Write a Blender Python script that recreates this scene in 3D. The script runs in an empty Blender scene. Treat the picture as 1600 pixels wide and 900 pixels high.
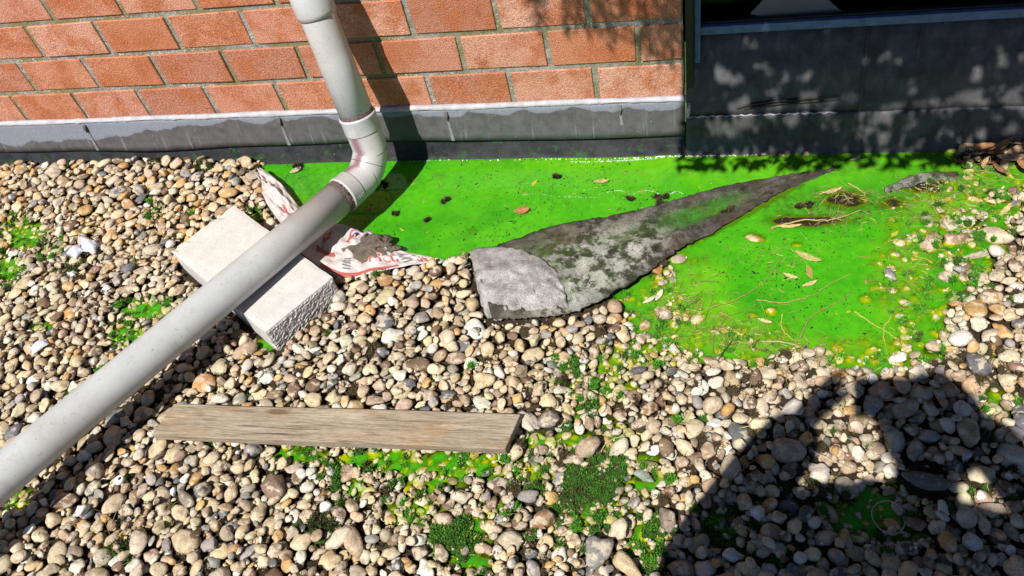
import bpy, math, random
import numpy as np
from mathutils import Vector, Matrix
scene = bpy.context.scene
# ------------------------------------------------------------------ camera
CAM = np.array([0.06315, -1.67288, 1.41387])
RC = np.array([[0.97103423, 0.16603797, -0.17182524],
               [0.01813772, -0.76825923, -0.63988185],
               [-0.23825101, 0.61823066, -0.74901756]])      # rows: right, down, forward
FPX = 1250.0
cam_d = bpy.data.cameras.new('camera'); cam = bpy.data.objects.new('camera', cam_d)
scene.collection.objects.link(cam)
cam_d.sensor_width = 36.0; cam_d.lens = FPX / 1600 * 36
cam_d.clip_start = 0.01; cam_d.clip_end = 200
r, d, f = RC
cam.matrix_world = Matrix(((r[0], -d[0], -f[0], CAM[0]), (r[1], -d[1], -f[1], CAM[1]), (r[2], -d[2], -f[2], CAM[2]), (0, 0, 0, 1)))
scene.camera = cam
# ------------------------------------------------------------------ light
SUN_AZ, SUN_EL = math.radians(19.0), math.radians(55.0)      # direction the light travels, from +Y towards +X
SUN = Vector((math.sin(SUN_AZ) * math.cos(SUN_EL), math.cos(SUN_AZ) * math.cos(SUN_EL), -math.sin(SUN_EL)))
sd = bpy.data.lights.new('sun', 'SUN'); sun = bpy.data.objects.new('sun', sd)
scene.collection.objects.link(sun)
sd.energy = 5.0; sd.angle = math.radians(0.5); sd.color = (1.0, 0.955, 0.88)
sun.rotation_euler = SUN.to_track_quat('-Z', 'Y').to_euler(); sun.location = (-1, -3, 5)
world = bpy.data.worlds.new('World'); scene.world = world; world.use_nodes = True
wn = world.node_tree; sky = wn.nodes.new('ShaderNodeTexSky'); sky.sky_type = 'NISHITA'
sky.sun_disc = False; sky.altitude = 1500; sky.air_density = 0.6; sky.dust_density = 0.3; sky.sun_elevation = SUN_EL; sky.sun_rotation = math.pi + SUN_AZ
wn.links.new(sky.outputs[0], wn.nodes['Background'].inputs[0])
wn.nodes['Background'].inputs[1].default_value = 0.068
scene.view_settings.view_transform = 'Standard'; scene.view_settings.look = 'None'
scene.view_settings.gamma = 1.0; scene.view_settings.exposure = 0.32
scene.cycles.max_bounces = 6; scene.cycles.diffuse_bounces = 2; scene.cycles.transparent_max_bounces = 12
scene.cycles.caustics_reflective = False; scene.cycles.caustics_refractive = False

rng = np.random.default_rng(11); random.seed(11)

# ------------------------------------------------------------------ helpers
def G(px, py, z=0.0):
    """the place on the level z seen at photo pixel px, py"""
    dr = RC.T @ np.array([(px - 800) / FPX, (py - 450) / FPX, 1.0])
    t = (z - CAM[2]) / dr[2]
    return CAM + t * dr

def onY(px, py, Y):
    dr = RC.T @ np.array([(px - 800) / FPX, (py - 450) / FPX, 1.0])
    t = (Y - CAM[1]) / dr[1]
    return CAM + t * dr

def project(P):
    q = (np.asarray(P) - CAM) @ RC.T
    return 800 + FPX * q[..., 0] / q[..., 2], 450 + FPX * q[..., 1] / q[..., 2], q[..., 2]

def link(name, data, parent=None):
    o = bpy.data.objects.new(name, data); scene.collection.objects.link(o)
    if parent: o.parent = parent
    return o

def mesh_obj(name, verts, faces, mat=None, parent=None, smooth=False):
    me = bpy.data.meshes.new(name); me.from_pydata([tuple(map(float, v)) for v in verts], [], [tuple(int(i) for i in q) for q in faces])
    me.validate(); me.update()
    if smooth: me.polygons.foreach_set('use_smooth', [True] * len(me.polygons))
    if mat:
        for m in (mat if isinstance(mat, (list, tuple)) else [mat]): me.materials.append(m)
    return link(name, me, parent)

def tri_mesh(name, V, F, mat, col=None, smooth=True):
    """fast mesh from numpy triangles, with an optional colour per vertex"""
    me = bpy.data.meshes.new(name)
    V = np.ascontiguousarray(V, np.float32); F = np.ascontiguousarray(F, np.int32); k = F.shape[1]
    me.vertices.add(len(V)); me.vertices.foreach_set('co', V.ravel())
    me.loops.add(F.size); me.loops.foreach_set('vertex_index', F.ravel())
    me.polygons.add(len(F)); me.polygons.foreach_set('loop_start', np.arange(0, F.size, k, dtype=np.int32))
    me.polygons.foreach_set('loop_total', np.full(len(F), k, np.int32))
    me.polygons.foreach_set('use_smooth', np.full(len(F), smooth))
    if col is not None:
        a = me.attributes.new('Col', 'FLOAT_COLOR', 'POINT'); a.data.foreach_set('color', np.ascontiguousarray(col, np.float32).ravel())
    me.materials.append(mat); me.update(calc_edges=True)
    return me

def tag(o, label=None, cat=None, group=None, kind=None):
    for k, v in (('label', label), ('category', cat), ('group', group), ('kind', kind)):
        if v: o[k] = v
    return o

def empty(name, loc=(0, 0, 0)):
    o = link(name, None); o.location = loc; o.empty_display_size = 0.05
    return o

def keep_place(o, parent):
    """parent a mesh given in world coordinates"""
    o.parent = parent; o.matrix_parent_inverse = Matrix.Translation(-Vector(parent.location))
    return o

def box(c, s, bevel=0.0, seed=None):
    """verts / faces of a box with chamfered edges, centre c, size s"""
    import bmesh
    bm = bmesh.new(); bmesh.ops.create_cube(bm, size=1)
    for v in bm.verts: v.co = Vector((v.co.x * s[0], v.co.y * s[1], v.co.z * s[2]))
    if bevel: bmesh.ops.bevel(bm, geom=list(bm.edges), offset=bevel, segments=2, profile=0.6, affect='EDGES')
    bm.verts.index_update()
    V = [tuple(v.co + Vector(c)) for v in bm.verts]; F = [[v.index for v in q.verts] for q in bm.faces]; bm.free()
    return V, F

def tube(points, radii, n=10, caps=True):
    P = [Vector(p) for p in points]; V = []; F = []
    up = Vector((0, 0, 1)); prev = None
    for i, p in enumerate(P):
        t = (P[min(i + 1, len(P) - 1)] - P[max(i - 1, 0)]).normalized()
        if prev is None:
            a = t.cross(up)
            if a.length < 1e-3: a = t.cross(Vector((0, 1, 0)))
            a.normalize()
        else: a = (prev - t * prev.dot(t)).normalized()
        prev = a; b = t.cross(a)
        rr = radii[i] if hasattr(radii, '__len__') else radii
        for k in range(n):
            an = 2 * math.pi * k / n
            V.append(tuple(p + (a * math.cos(an) + b * math.sin(an)) * rr))
    for i in range(len(P) - 1):
        for k in range(n):
            k2 = (k + 1) % n
            F.append((i * n + k, i * n + k2, (i + 1) * n + k2, (i + 1) * n + k))
    if caps: F.append(tuple(range(n))[::-1]); F.append(tuple(range((len(P) - 1) * n, len(P) * n)))
    return V, F

def smooth_line(pts, n=6):
    """Catmull-Rom through the points"""
    P = [np.array(p, float) for p in pts]; P = [2 * P[0] - P[1]] + P + [2 * P[-1] - P[-2]]; out = []
    for i in range(1, len(P) - 2):
        for k in range(n):
            t = k / n; a, b, c, e = P[i - 1], P[i], P[i + 1], P[i + 2]
            out.append(0.5 * (2 * b + (c - a) * t + (2 * a - 5 * b + 4 * c - e) * t * t + (3 * b - a - 3 * c + e) * t ** 3))
    out.append(P[-2]); return out

def sheet(grid, thick, name, mat, parent=None):
    """a closed sheet of real thickness from a grid of points [nu][nv]"""
    g = np.array(grid, float); nu, nv = g.shape[:2]
    du = np.gradient(g, axis=0); dv = np.gradient(g, axis=1); nn = np.cross(du, dv)
    nn /= np.linalg.norm(nn, axis=2, keepdims=True) + 1e-12
    if nn[..., 2].mean() < 0: nn = -nn
    V = np.concatenate([g.reshape(-1, 3), (g - nn * thick).reshape(-1, 3)]); F = []; n = nu * nv
    for i in range(nu - 1):
        for j in range(nv - 1):
            a, b, c, e = i * nv + j, (i + 1) * nv + j, (i + 1) * nv + j + 1, i * nv + j + 1
            F.append((a, b, c, e)); F.append((n + e, n + c, n + b, n + a))
    for i in range(nu - 1):
        for j in (0, nv - 1): a, b = i * nv + j, (i + 1) * nv + j; F.append((a, n + a, n + b, b) if j == 0 else (b, n + b, n + a, a))
    for j in range(nv - 1):
        for i in (0, nu - 1): a, b = i * nv + j, i * nv + j + 1; F.append((b, n + b, n + a, a) if i == 0 else (a, n + a, n + b, b))
    import bmesh
    o = mesh_obj(name, V, F, mat, parent, True)
    bm = bmesh.new(); bm.from_mesh(o.data); bmesh.ops.recalc_face_normals(bm, faces=bm.faces); bm.to_mesh(o.data); bm.free()
    return o

# ------------------------------------------------------------------ materials
class M:
    """tiny node helper"""
    def __init__(s, name, rough=0.6, spec=0.4):
        s.m = bpy.data.materials.new(name); s.m.use_nodes = True; s.t = s.m.node_tree
        s.b = s.t.nodes['Principled BSDF']; s.out = s.t.nodes['Material Output']
        s.b.inputs['Roughness'].default_value = rough; s.b.inputs['Specular IOR Level'].default_value = spec
    def put(s, sock, v):
        if isinstance(v, bpy.types.NodeSocket): s.t.links.new(v, sock)
        elif isinstance(v, (tuple, list)) and len(v) == 3 and sock.type == 'RGBA': sock.default_value = (*v, 1)
        else: sock.default_value = v
    def node(s, t, out=0, **kw):
        n = s.t.nodes.new(t)
        for k, v in kw.items():
            if k in n.inputs.keys(): s.put(n.inputs[k], v)
            else: setattr(n, k, v)
        return n.outputs[out]
    def coord(s, kind='Object'): return s.node('ShaderNodeTexCoord', kind)
    def mapping(s, v, scale=(1, 1, 1), loc=(0, 0, 0)): return s.node('ShaderNodeMapping', Vector=v, Scale=scale, Location=loc)
    def noise(s, v, scale, detail=3, rough=0.55, out='Fac', dist=0.0):
        n = s.t.nodes.new('ShaderNodeTexNoise'); s.t.links.new(v, n.inputs['Vector'])
        n.inputs['Scale'].default_value = scale; n.inputs['Detail'].default_value = detail
        n.inputs['Roughness'].default_value = rough; n.inputs['Distortion'].default_value = dist
        return n.outputs[out]
    def voro(s, v, scale, out='Distance', feature='F1', rnd=1.0):
        n = s.t.nodes.new('ShaderNodeTexVoronoi'); n.feature = feature; s.t.links.new(v, n.inputs['Vector'])
        n.inputs['Scale'].default_value = scale; n.inputs['Randomness'].default_value = rnd
        return n.outputs[out]
    def ramp(s, fac, stops, interp='LINEAR'):
        n = s.t.nodes.new('ShaderNodeValToRGB'); n.color_ramp.interpolation = interp
        while len(n.color_ramp.elements) < len(stops): n.color_ramp.elements.new(0.5)
        for e, (p, c) in zip(n.color_ramp.elements, stops):
            e.position = p; e.color = (*c, 1) if hasattr(c, '__len__') else (c, c, c, 1)
        s.put(n.inputs[0], fac); return n.outputs[0]
    def math(s, op, a, b=0.0, clamp=False):
        n = s.t.nodes.new('ShaderNodeMath'); n.operation = op; n.use_clamp = clamp
        s.put(n.inputs[0], a); s.put(n.inputs[1], b); return n.outputs[0]
    def mix(s, fac, a, b, blend='MIX'):
        n = s.t.nodes.new('ShaderNodeMix'); n.data_type = 'RGBA'; n.blend_type = blend
        s.put(n.inputs[0], fac); s.put(n.inputs[6], a); s.put(n.inputs[7], b); return n.outputs[2]
    def sep(s, v): 
        n = s.t.nodes.new('ShaderNodeSeparateXYZ'); s.put(n.inputs[0], v); return n.outputs
    def attr(s, name, out='Color'):
        n = s.t.nodes.new('ShaderNodeAttribute'); n.attribute_name = name; return n.outputs[out]
    def bump(s, h, strength=0.4, dist=0.002, normal=None):
        n = s.t.nodes.new('ShaderNodeBump'); s.put(n.inputs['Height'], h)
        n.inputs['Strength'].default_value = strength; n.inputs['Distance'].default_value = dist
        if normal: s.t.links.new(normal, n.inputs['Normal'])
        return n.outputs[0]
    def color(s, c): s.put(s.b.inputs['Base Color'], c); return s
    def rough(s, c): s.put(s.b.inputs['Roughness'], c); return s
    def normal(s, c): s.put(s.b.inputs['Normal'], c); return s
    def shifted(s, v):
        """texture coordinates moved by the object's random number"""
        oi = s.node('ShaderNodeObjectInfo', 'Random')
        return s._add(v, oi)
    def _add(s, v, fac):
        n = s.t.nodes.new('ShaderNodeVectorMath'); n.operation = 'ADD'; s.put(n.inputs[0], v)
        k = s.math('MULTIPLY', fac, 37.0); s.put(n.inputs[1], k); return n.outputs[0]

def mat_pebble():
    m = M('pebble', 0.62, 0.35); g = m.coord('Object'); a = m.attr('Col'); sd = m.attr('Col', 'Alpha')
    v = m._add(g, sd)
    n1 = m.noise(v, 55, 4, 0.6); n2 = m.noise(v, 260, 3, 0.65); n3 = m.noise(v, 900, 2, 0.6)
    c = m.mix(1.0, a, m.ramp(n1, [(0.25, 0.62), (0.5, 1.0), (0.75, 1.28)]), 'MULTIPLY')
    c = m.mix(1.0, c, m.ramp(n2, [(0.25, 0.66), (0.55, 1.0), (0.8, 1.18)]), 'MULTIPLY')
    # pale rind on some, dark pits and rusty veins on others
    rind = m.ramp(m.math('ADD', n1, m.math('MULTIPLY', m.math('FRACT', m.math('MULTIPLY', sd, 7.3)), 0.16)), [(0.60, 0.0), (0.66, 0.75)])
    c = m.mix(rind, c, (0.60, 0.52, 0.40))
    vein = m.ramp(m.noise(m._add(v, 0.31), 38, 2, 0.5, dist=1.6), [(0.47, 0.0), (0.495, 0.55), (0.52, 0.0)])
    vein = m.math('MULTIPLY', vein, m.ramp(m.math('FRACT', m.math('MULTIPLY', sd, 13.7)), [(0.5, 0.0), (0.6, 1.0)]))
    c = m.mix(vein, c, (0.22, 0.13, 0.07))
    pit = m.ramp(m.noise(v, 420, 2, 0.5), [(0.28, 1.0), (0.36, 0.0)])
    pit = m.math('MULTIPLY', pit, m.ramp(m.math('FRACT', m.math('MULTIPLY', sd, 5.1)), [(0.35, 0.1), (0.7, 0.9)]))
    c = m.mix(pit, c, (0.10, 0.085, 0.07))
    m.color(c)
    h = m.math('ADD', m.math('MULTIPLY', n2, 0.7), m.math('MULTIPLY', n3, 0.3))
    m.normal(m.bump(h, 0.75, 0.0024))
    m.rough(m.ramp(n2, [(0.3, 0.45), (0.7, 0.75)]))
    return m.m

def mat_attr(name, rough=0.7, var=0.35, scale=300, spec=0.3, transl=0.0):
    m = M(name, rough, spec); g = m.coord('Object')
    n = m.noise(g, scale, 3, 0.6)
    m.color(m.mix(1.0, m.attr('Col'), m.ramp(n, [(0.25, 1 - var), (0.75, 1 + var)]), 'MULTIPLY'))
    return m.m

def mat_plain(name, col, rough=0.6, var=0.15, scale=60, bump=0.2, bscale=400, bdist=0.001, spec=0.4):
    m = M(name, rough, spec); g = m.coord('Object')
    n = m.noise(g, scale, 4, 0.6)
    m.color(m.mix(1.0, col, m.ramp(n, [(0.25, 1 - var), (0.75, 1 + var)]), 'MULTIPLY'))
    m.normal(m.bump(m.noise(g, bscale, 3, 0.6), bump, bdist))
    return m.m

def mat_brick():
    m = M('brick_red', 0.9, 0.12); g = m.shifted(m.coord('Object'))
    rnd = m.node('ShaderNodeObjectInfo', 'Random')
    base = m.ramp(rnd, [(0.0, (0.44, 0.18, 0.115)), (0.3, (0.62, 0.29, 0.20)), (0.6, (0.53, 0.20, 0.10)), (1.0, (0.66, 0.36, 0.27))])
    big = m.noise(g, 11, 4, 0.6)
    c = m.mix(m.ramp(big, [(0.45, 0.0), (0.60, 0.8)]), base, (0.46, 0.145, 0.06))
    gr = m.noise(g, 420, 2, 0.6)
    c = m.mix(1.0, c, m.ramp(gr, [(0.3, 0.42), (0.5, 0.95), (0.7, 1.5)]), 'MULTIPLY')
    sp = m.voro(g, 260, 'Distance')
    spc = m.math('MULTIPLY', m.ramp(sp, [(0.10, 1.0), (0.26, 0.0)]), m.ramp(m.noise(g, 120, 2), [(0.45, 0.1), (0.6, 0.75)]))
    c = m.mix(spc, c, (0.74, 0.60, 0.48))
    dk = m.ramp(m.noise(g, 26, 4, 0.7), [(0.60, 0.0), (0.75, 0.55)])
    c = m.mix(dk, c, (0.16, 0.07, 0.04))
    m.color(c); m.normal(m.bump(m.math('ADD', gr, m.math('MULTIPLY', sp, -0.6)), 0.7, 0.0022))
    return m.m

def mat_mortar():
    m = M('mortar', 0.9, 0.15); g = m.coord('Object')
    n = m.noise(g, 90, 5, 0.7); f = m.noise(g, 500, 3, 0.7)
    c = m.ramp(n, [(0.28, (0.17, 0.16, 0.13)), (0.5, (0.38, 0.36, 0.32)), (0.72, (0.60, 0.58, 0.54))])
    l = m.ramp(m.noise(g, 7, 4, 0.6), [(0.42, 0.0), (0.58, 0.85)])
    c = m.mix(m.math('MULTIPLY', l, m.ramp(n, [(0.3, 0.3), (0.6, 1.0)])), c, (0.22, 0.20, 0.04))
    w = m.math('MULTIPLY', m.ramp(m.noise(g, 160, 2, 0.5), [(0.60, 0.0), (0.66, 1.0)]), m.ramp(m.noise(g, 4, 2), [(0.4, 0.0), (0.6, 0.9)]))
    c = m.mix(w, c, (0.75, 0.74, 0.70))
    m.color(c); m.normal(m.bump(m.math('ADD', n, m.math('MULTIPLY', f, 0.5)), 1.0, 0.006))
    return m.m

def mat_lead():
    m = M('lead', 0.5, 0.35); g = m.coord('Object'); x = m.sep(g)
    n = m.noise(g, 40, 4, 0.6); fine = m.noise(m.mapping(g, (90, 90, 9)), 6, 3, 0.6)
    dark = m.ramp(n, [(0.3, (0.075, 0.072, 0.076)), (0.7, (0.115, 0.112, 0.118))])
    pale = m.ramp(fine, [(0.3, (0.165, 0.18, 0.225)), (0.7, (0.245, 0.26, 0.31))])
    # old tide mark: low on the left, close under the sealant on the right
    tl = m.noise(m.mapping(g, (1, 0, 0.15)), 9, 3, 0.62)
    lim = m.ramp(m.math('ADD', m.math('MULTIPLY', x[0], 0.3125), 1.0), [(0.30, 0.080), (0.44, 0.098), (0.52, 0.115), (0.56, 0.136), (1.0, 0.133)])
    sc = m.math('ABSOLUTE', m.math('SINE', m.math('MULTIPLY', x[0], 22.0)))
    lim = m.math('ADD', lim, m.math('MULTIPLY', m.math('SUBTRACT', tl, 0.5), 0.05))
    lim = m.math('SUBTRACT', lim, m.math('MULTIPLY', sc, 0.010))
    k = m.ramp(m.math('MULTIPLY', m.math('SUBTRACT', x[2], lim), 60.0), [(0.0, 0.0), (0.05, 0.75), (0.5, 1.0)])
    c = m.mix(k, dark, pale)
    drip = m.ramp(m.noise(m.mapping(g, (60, 1, 3)), 1.6, 3, 0.6), [(0.60, 0.0), (0.72, 0.55)])
    low = m.ramp(x[2], [(0.05, 1.0), (0.10, 0.25)])
    c = m.mix(m.math('MULTIPLY', drip, low), c, (0.36, 0.38, 0.42))
    sp = m.ramp(m.voro(g, 70), [(0.05, 0.8), (0.09, 0.0)])
    c = m.mix(m.math('MULTIPLY', sp, m.ramp(m.noise(g, 12), [(0.5, 0.0), (0.62, 1.0)])), c, (0.6, 0.62, 0.64))
    m.color(c); m.rough(m.ramp(n, [(0.3, 0.38), (0.7, 0.6)])); m.normal(m.bump(m.noise(g, 25, 3), 0.25, 0.004))
    return m.m

def mat_membrane(name='roofing_membrane', a=(0.012, 0.013, 0.015), b=(0.035, 0.037, 0.040), dust=(0.035, 0.035, 0.038), amt=0.3):
    m = M(name, 0.42, 0.25); g = m.coord('Object'); n = m.noise(g, 22, 5, 0.65)
    c = m.ramp(n, [(0.3, a), (0.7, b)])
    k = m.ramp(m.noise(g, 6, 4, 0.6), [(0.45, 0.0), (0.60, amt)])
    c = m.mix(k, c, dust)
    gr = m.math('MULTIPLY', m.ramp(m.noise(g, 34, 3, 0.6), [(0.58, 0.0), (0.66, 0.6)]), m.ramp(m.sep(g)[2], [(0.05, 1.0), (0.11, 0.0)]))
    c = m.mix(gr, c, (0.02, 0.10, 0.015))
    sp = m.ramp(m.voro(g, 55), [(0.04, 0.9), (0.08, 0.0)])
    c = m.mix(m.math('MULTIPLY', sp, m.ramp(m.noise(g, 9), [(0.5, 0.0), (0.6, 1.0)])), c, (0.5, 0.5, 0.5))
    m.color(c); m.rough(m.ramp(n, [(0.3, 0.3), (0.7, 0.6)])); m.normal(m.bump(m.noise(g, 40, 4, 0.6), 0.4, 0.003))
    return m.m

def mat_cover():
    """the dusty dark sheet over the window upstand"""
    m = M('upstand_sheet', 0.55, 0.2); g = m.coord('Object'); n = m.noise(g, 18, 5, 0.65)
    c = m.ramp(n, [(0.3, (0.055, 0.054, 0.059)), (0.7, (0.125, 0.123, 0.13))])
    st = m.ramp(m.noise(m.mapping(g, (1, 1, 0.3)), 60, 4, 0.6), [(0.35, 0.75), (0.7, 1.15)])
    m.color(m.mix(1.0, c, st, 'MULTIPLY')); m.normal(m.bump(n, 0.4, 0.005))
    return m.m

def mat_pipe():
    m = M('grey_pipe', 0.38, 0.45); g = m.coord('Object'); n = m.noise(g, 14, 4, 0.6)
    c = m.ramp(n, [(0.3, (0.45, 0.465, 0.475)), (0.7, (0.52, 0.535, 0.545))])
    warm = m.ramp(m.noise(m.mapping(g, (1, 1, 1)), 5, 3), [(0.45, 0.0), (0.68, 0.6)])
    c = m.mix(warm, c, (0.37, 0.335, 0.27))
    s = m.ramp(m.noise(g, 130, 3, 0.7), [(0.62, 0.0), (0.72, 0.7)])
    c = m.mix(s, c, (0.22, 0.20, 0.17))
    run = m.ramp(m.noise(m.mapping(g, (30, 30, 3)), 1.4, 4, 0.7), [(0.55, 0.0), (0.75, 0.5)])
    c = m.mix(run, c, (0.36, 0.32, 0.25))
    scr = m.ramp(m.noise(m.mapping(g, (8, 160, 60)), 2.2, 2, 0.5, dist=0.8), [(0.485, 0.0), (0.5, 0.35), (0.515, 0.0)])
    c = m.mix(scr, c, (0.70, 0.70, 0.68))
    m.color(c); m.rough(m.ramp(m.noise(g, 60, 4), [(0.3, 0.32), (0.7, 0.5)])); m.normal(m.bump(m.noise(g, 220, 3), 0.08, 0.001))
    return m.m

def mat_elbow():
    m = M('grey_elbow', 0.32, 0.5); g = m.coord('Object'); n = m.noise(g, 16, 4, 0.6)
    c = m.ramp(n, [(0.3, (0.46, 0.455, 0.44)), (0.7, (0.54, 0.535, 0.52))])
    a = m.attr('Col')                                       # primer stain carried on the mesh
    c = m.mix(m.attr('Col', 'Alpha'), c, a)
    m.color(c); m.normal(m.bump(m.noise(g, 200, 3), 0.1, 0.001))
    return m.m

def mat_block():
    m = M('sand_lime_block', 0.9, 0.15); g = m.coord('Object')
    n = m.noise(g, 30, 4, 0.6); f = m.noise(g, 520, 3, 0.65)
    c = m.ramp(n, [(0.3, (0.53, 0.515, 0.49)), (0.7, (0.63, 0.61, 0.585))])
    c = m.mix(1.0, c, m.ramp(f, [(0.28, 0.72), (0.5, 1.0), (0.75, 1.08)]), 'MULTIPLY')
    pit = m.math('MULTIPLY', m.ramp(m.voro(g, 110), [(0.10, 1.0), (0.20, 0.0)]), m.ramp(m.noise(g, 60, 2), [(0.50, 0.0), (0.62, 0.9)]))
    c = m.mix(pit, c, (0.30, 0.28, 0.26))
    m.color(c); m.normal(m.bump(m.math('SUBTRACT', f, pit), 0.45, 0.002))
    return m.m

def mat_block_rough():
    m = M('split_block_face', 0.95, 0.1); g = m.coord('Object')
    f = m.noise(g, 190, 4, 0.7); v = m.voro(g, 140)
    c = m.ramp(f, [(0.3, (0.40, 0.385, 0.36)), (0.6, (0.60, 0.58, 0.55)), (0.8, (0.72, 0.70, 0.67))])
    m.color(c); m.normal(m.bump(m.math('ADD', f, v), 0.8, 0.004))
    return m.m

def mat_wood():
    m = M('weathered_wood', 0.8, 0.2); g = m.coord('Object')
    s = m.mapping(g, (1.6, 22, 22)); n = m.noise(s, 5.5, 6, 0.65, dist=0.7); f = m.noise(m.mapping(g, (9, 160, 160)), 5, 3, 0.7)
    c = m.ramp(n, [(0.28, (0.17, 0.125, 0.085)), (0.45, (0.34, 0.27, 0.195)), (0.6, (0.43, 0.36, 0.275)), (0.78, (0.54, 0.48, 0.40))])
    c = m.mix(1.0, c, m.ramp(f, [(0.3, 0.62), (0.5, 1.0), (0.75, 1.18)]), 'MULTIPLY')
    o = m.ramp(m.noise(m.mapping(g, (4, 14, 14)), 1.7, 3), [(0.55, 0.0), (0.7, 0.55)])
    c = m.mix(o, c, (0.38, 0.24, 0.12))
    ck = m.ramp(m.noise(m.mapping(g, (1.2, 70, 70)), 3.0, 2, 0.5, dist=0.5), [(0.30, 0.9), (0.34, 0.0)])
    c = m.mix(ck, c, (0.08, 0.06, 0.045))
    kn = m.ramp(m.voro(m.mapping(g, (2.2, 9, 9)), 2.6), [(0.10, 0.85), (0.2, 0.0)])
    c = m.mix(kn, c, (0.16, 0.09, 0.05))
    pale = m.ramp(m.noise(m.mapping(g, (3, 20, 20)), 2.2, 4, 0.7), [(0.58, 0.0), (0.7, 0.5)])
    c = m.mix(pale, c, (0.62, 0.56, 0.47))
    m.color(c); m.normal(m.bump(m.math('ADD', n, f), 0.7, 0.003))
    return m.m

def mat_felt(light):
    m = M('pale_felt' if light else 'mossy_felt', 0.95, 0.1); g = m.coord('Object')
    f = m.noise(g, 420, 3, 0.75); n = m.noise(g, 26, 5, 0.7); b = m.noise(g, 9, 4, 0.6)
    if light:
        c = m.ramp(n, [(0.30, (0.19, 0.175, 0.16)), (0.48, (0.42, 0.405, 0.39)), (0.72, (0.66, 0.645, 0.63))])
    else:
        c = m.ramp(n, [(0.3, (0.03, 0.026, 0.022)), (0.55, (0.11, 0.097, 0.084)), (0.8, (0.25, 0.225, 0.20))])
        a = m.attr('Col')
        c = m.mix(m.math('MULTIPLY', m.sep(a)[0], m.ramp(n, [(0.44, 0.0), (0.54, 1.0)])), c, (0.62, 0.60, 0.575))
        c = m.mix(m.math('MULTIPLY', m.sep(a)[1], m.ramp(m.noise(g, 40, 4, 0.7), [(0.36, 0.0), (0.6, 0.9)])), c, (0.085, 0.17, 0.03))
        c = m.mix(m.math('MULTIPLY', m.sep(a)[2], m.ramp(n, [(0.3, 0.35), (0.6, 0.95)])), c, (0.055, 0.26, 0.015))
        c = m.mix(m.ramp(b, [(0.5, 0.0), (0.68, 0.5)]), c, (0.15, 0.10, 0.06))
    c = m.mix(1.0, c, m.ramp(f, [(0.28, 0.35), (0.5, 1.0), (0.72, 1.7)]), 'MULTIPLY')
    m.color(c); m.normal(m.bump(m.math('ADD', m.math('MULTIPLY', f, 1.2), n), 0.9, 0.005))
    return m.m

def mat_water():
    m = M('green_water', 0.06, 0.5); t = m.t; dep = m.attr('Col'); d0 = m.sep(dep)[0]
    g = m.coord('Object'); n = m.noise(g, 7, 4, 0.6); n2 = m.noise(g, 60, 3, 0.6)
    deep = m.ramp(n, [(0.3, (0.035, 0.30, 0.008)), (0.7, (0.080, 0.39, 0.010))])
    deep = m.mix(1.0, deep, m.ramp(n2, [(0.3, 0.85), (0.7, 1.12)]), 'MULTIPLY')
    wallside = m.math('MULTIPLY', m.sep(dep)[2], 0.6)
    deep = m.mix(m.math('MULTIPLY', wallside, m.ramp(m.noise(g, 16, 4, 0.65), [(0.35, 0.35), (0.6, 1.0)])), deep, (0.20, 0.50, 0.012))
    cloud = m.ramp(m.noise(m.mapping(g, (1, 1.6, 1)), 5, 5, 0.6, dist=0.8), [(0.52, 0.0), (0.72, 0.55)])
    deep = m.mix(cloud, deep, (0.022, 0.20, 0.008))
    murk = m.sep(dep)[1]
    deep = m.mix(murk, deep, m.ramp(n2, [(0.35, (0.035, 0.10, 0.012)), (0.65, (0.08, 0.30, 0.015))]))
    colr = m.mix(m.ramp(d0, [(0.12, 0.0), (0.6, 1.0)]), (0.36, 0.50, 0.012), deep)
    dif = t.nodes.new('ShaderNodeBsdfDiffuse'); t.links.new(colr, dif.inputs[0])
    tr = t.nodes.new('ShaderNodeBsdfTransparent'); tr.inputs[0].default_value = (0.93, 0.98, 0.10, 1)
    mx = t.nodes.new('ShaderNodeMixShader'); t.links.new(d0, mx.inputs[0]); t.links.new(tr.outputs[0], mx.inputs[1]); t.links.new(dif.outputs[0], mx.inputs[2])
    gl = t.nodes.new('ShaderNodeBsdfGlossy'); gl.inputs['Roughness'].default_value = 0.04
    fr = t.nodes.new('ShaderNodeFresnel'); fr.inputs[0].default_value = 1.33
    bp = m.bump(m.noise(g, 18, 2, 0.5), 0.06, 0.002); t.links.new(bp, gl.inputs['Normal']); t.links.new(bp, fr.inputs['Normal'])
    m2 = t.nodes.new('ShaderNodeMixShader'); t.links.new(fr.outputs[0], m2.inputs[0]); t.links.new(mx.outputs[0], m2.inputs[1]); t.links.new(gl.outputs[0], m2.inputs[2])
    t.links.new(m2.outputs[0], m.out.inputs[0])
    return m.m

def mat_ground():
    m = M('roof_ground', 0.9, 0.15); g = m.coord('Object')
    n = m.noise(g, 60, 5, 0.7); a = m.attr('Col'); c = m.mix(1.0, a, m.ramp(n, [(0.28, 0.45), (0.6, 1.1), (0.8, 1.7)]), 'MULTIPLY')
    m.color(c); m.normal(m.bump(m.math('ADD', n, m.noise(g, 240, 3, 0.7)), 1.0, 0.008))
    return m.m

def mat_far_gravel():
    m = M('distant_gravel', 0.9, 0.15); g = m.coord('Object'); v = m.voro(g, 30, 'Color'); dd = m.voro(g, 30, 'Distance')
    c = m.ramp(m.sep(v)[0], [(0.0, (0.16, 0.12, 0.09)), (0.4, (0.40, 0.31, 0.22)), (0.7, (0.34, 0.30, 0.26)), (1.0, (0.6, 0.53, 0.42))])
    m.color(m.mix(1.0, c, m.ramp(dd, [(0.3, 1.0), (0.7, 0.3)]), 'MULTIPLY')); m.normal(m.bump(dd, -1.0, 0.02))
    return m.m

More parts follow.
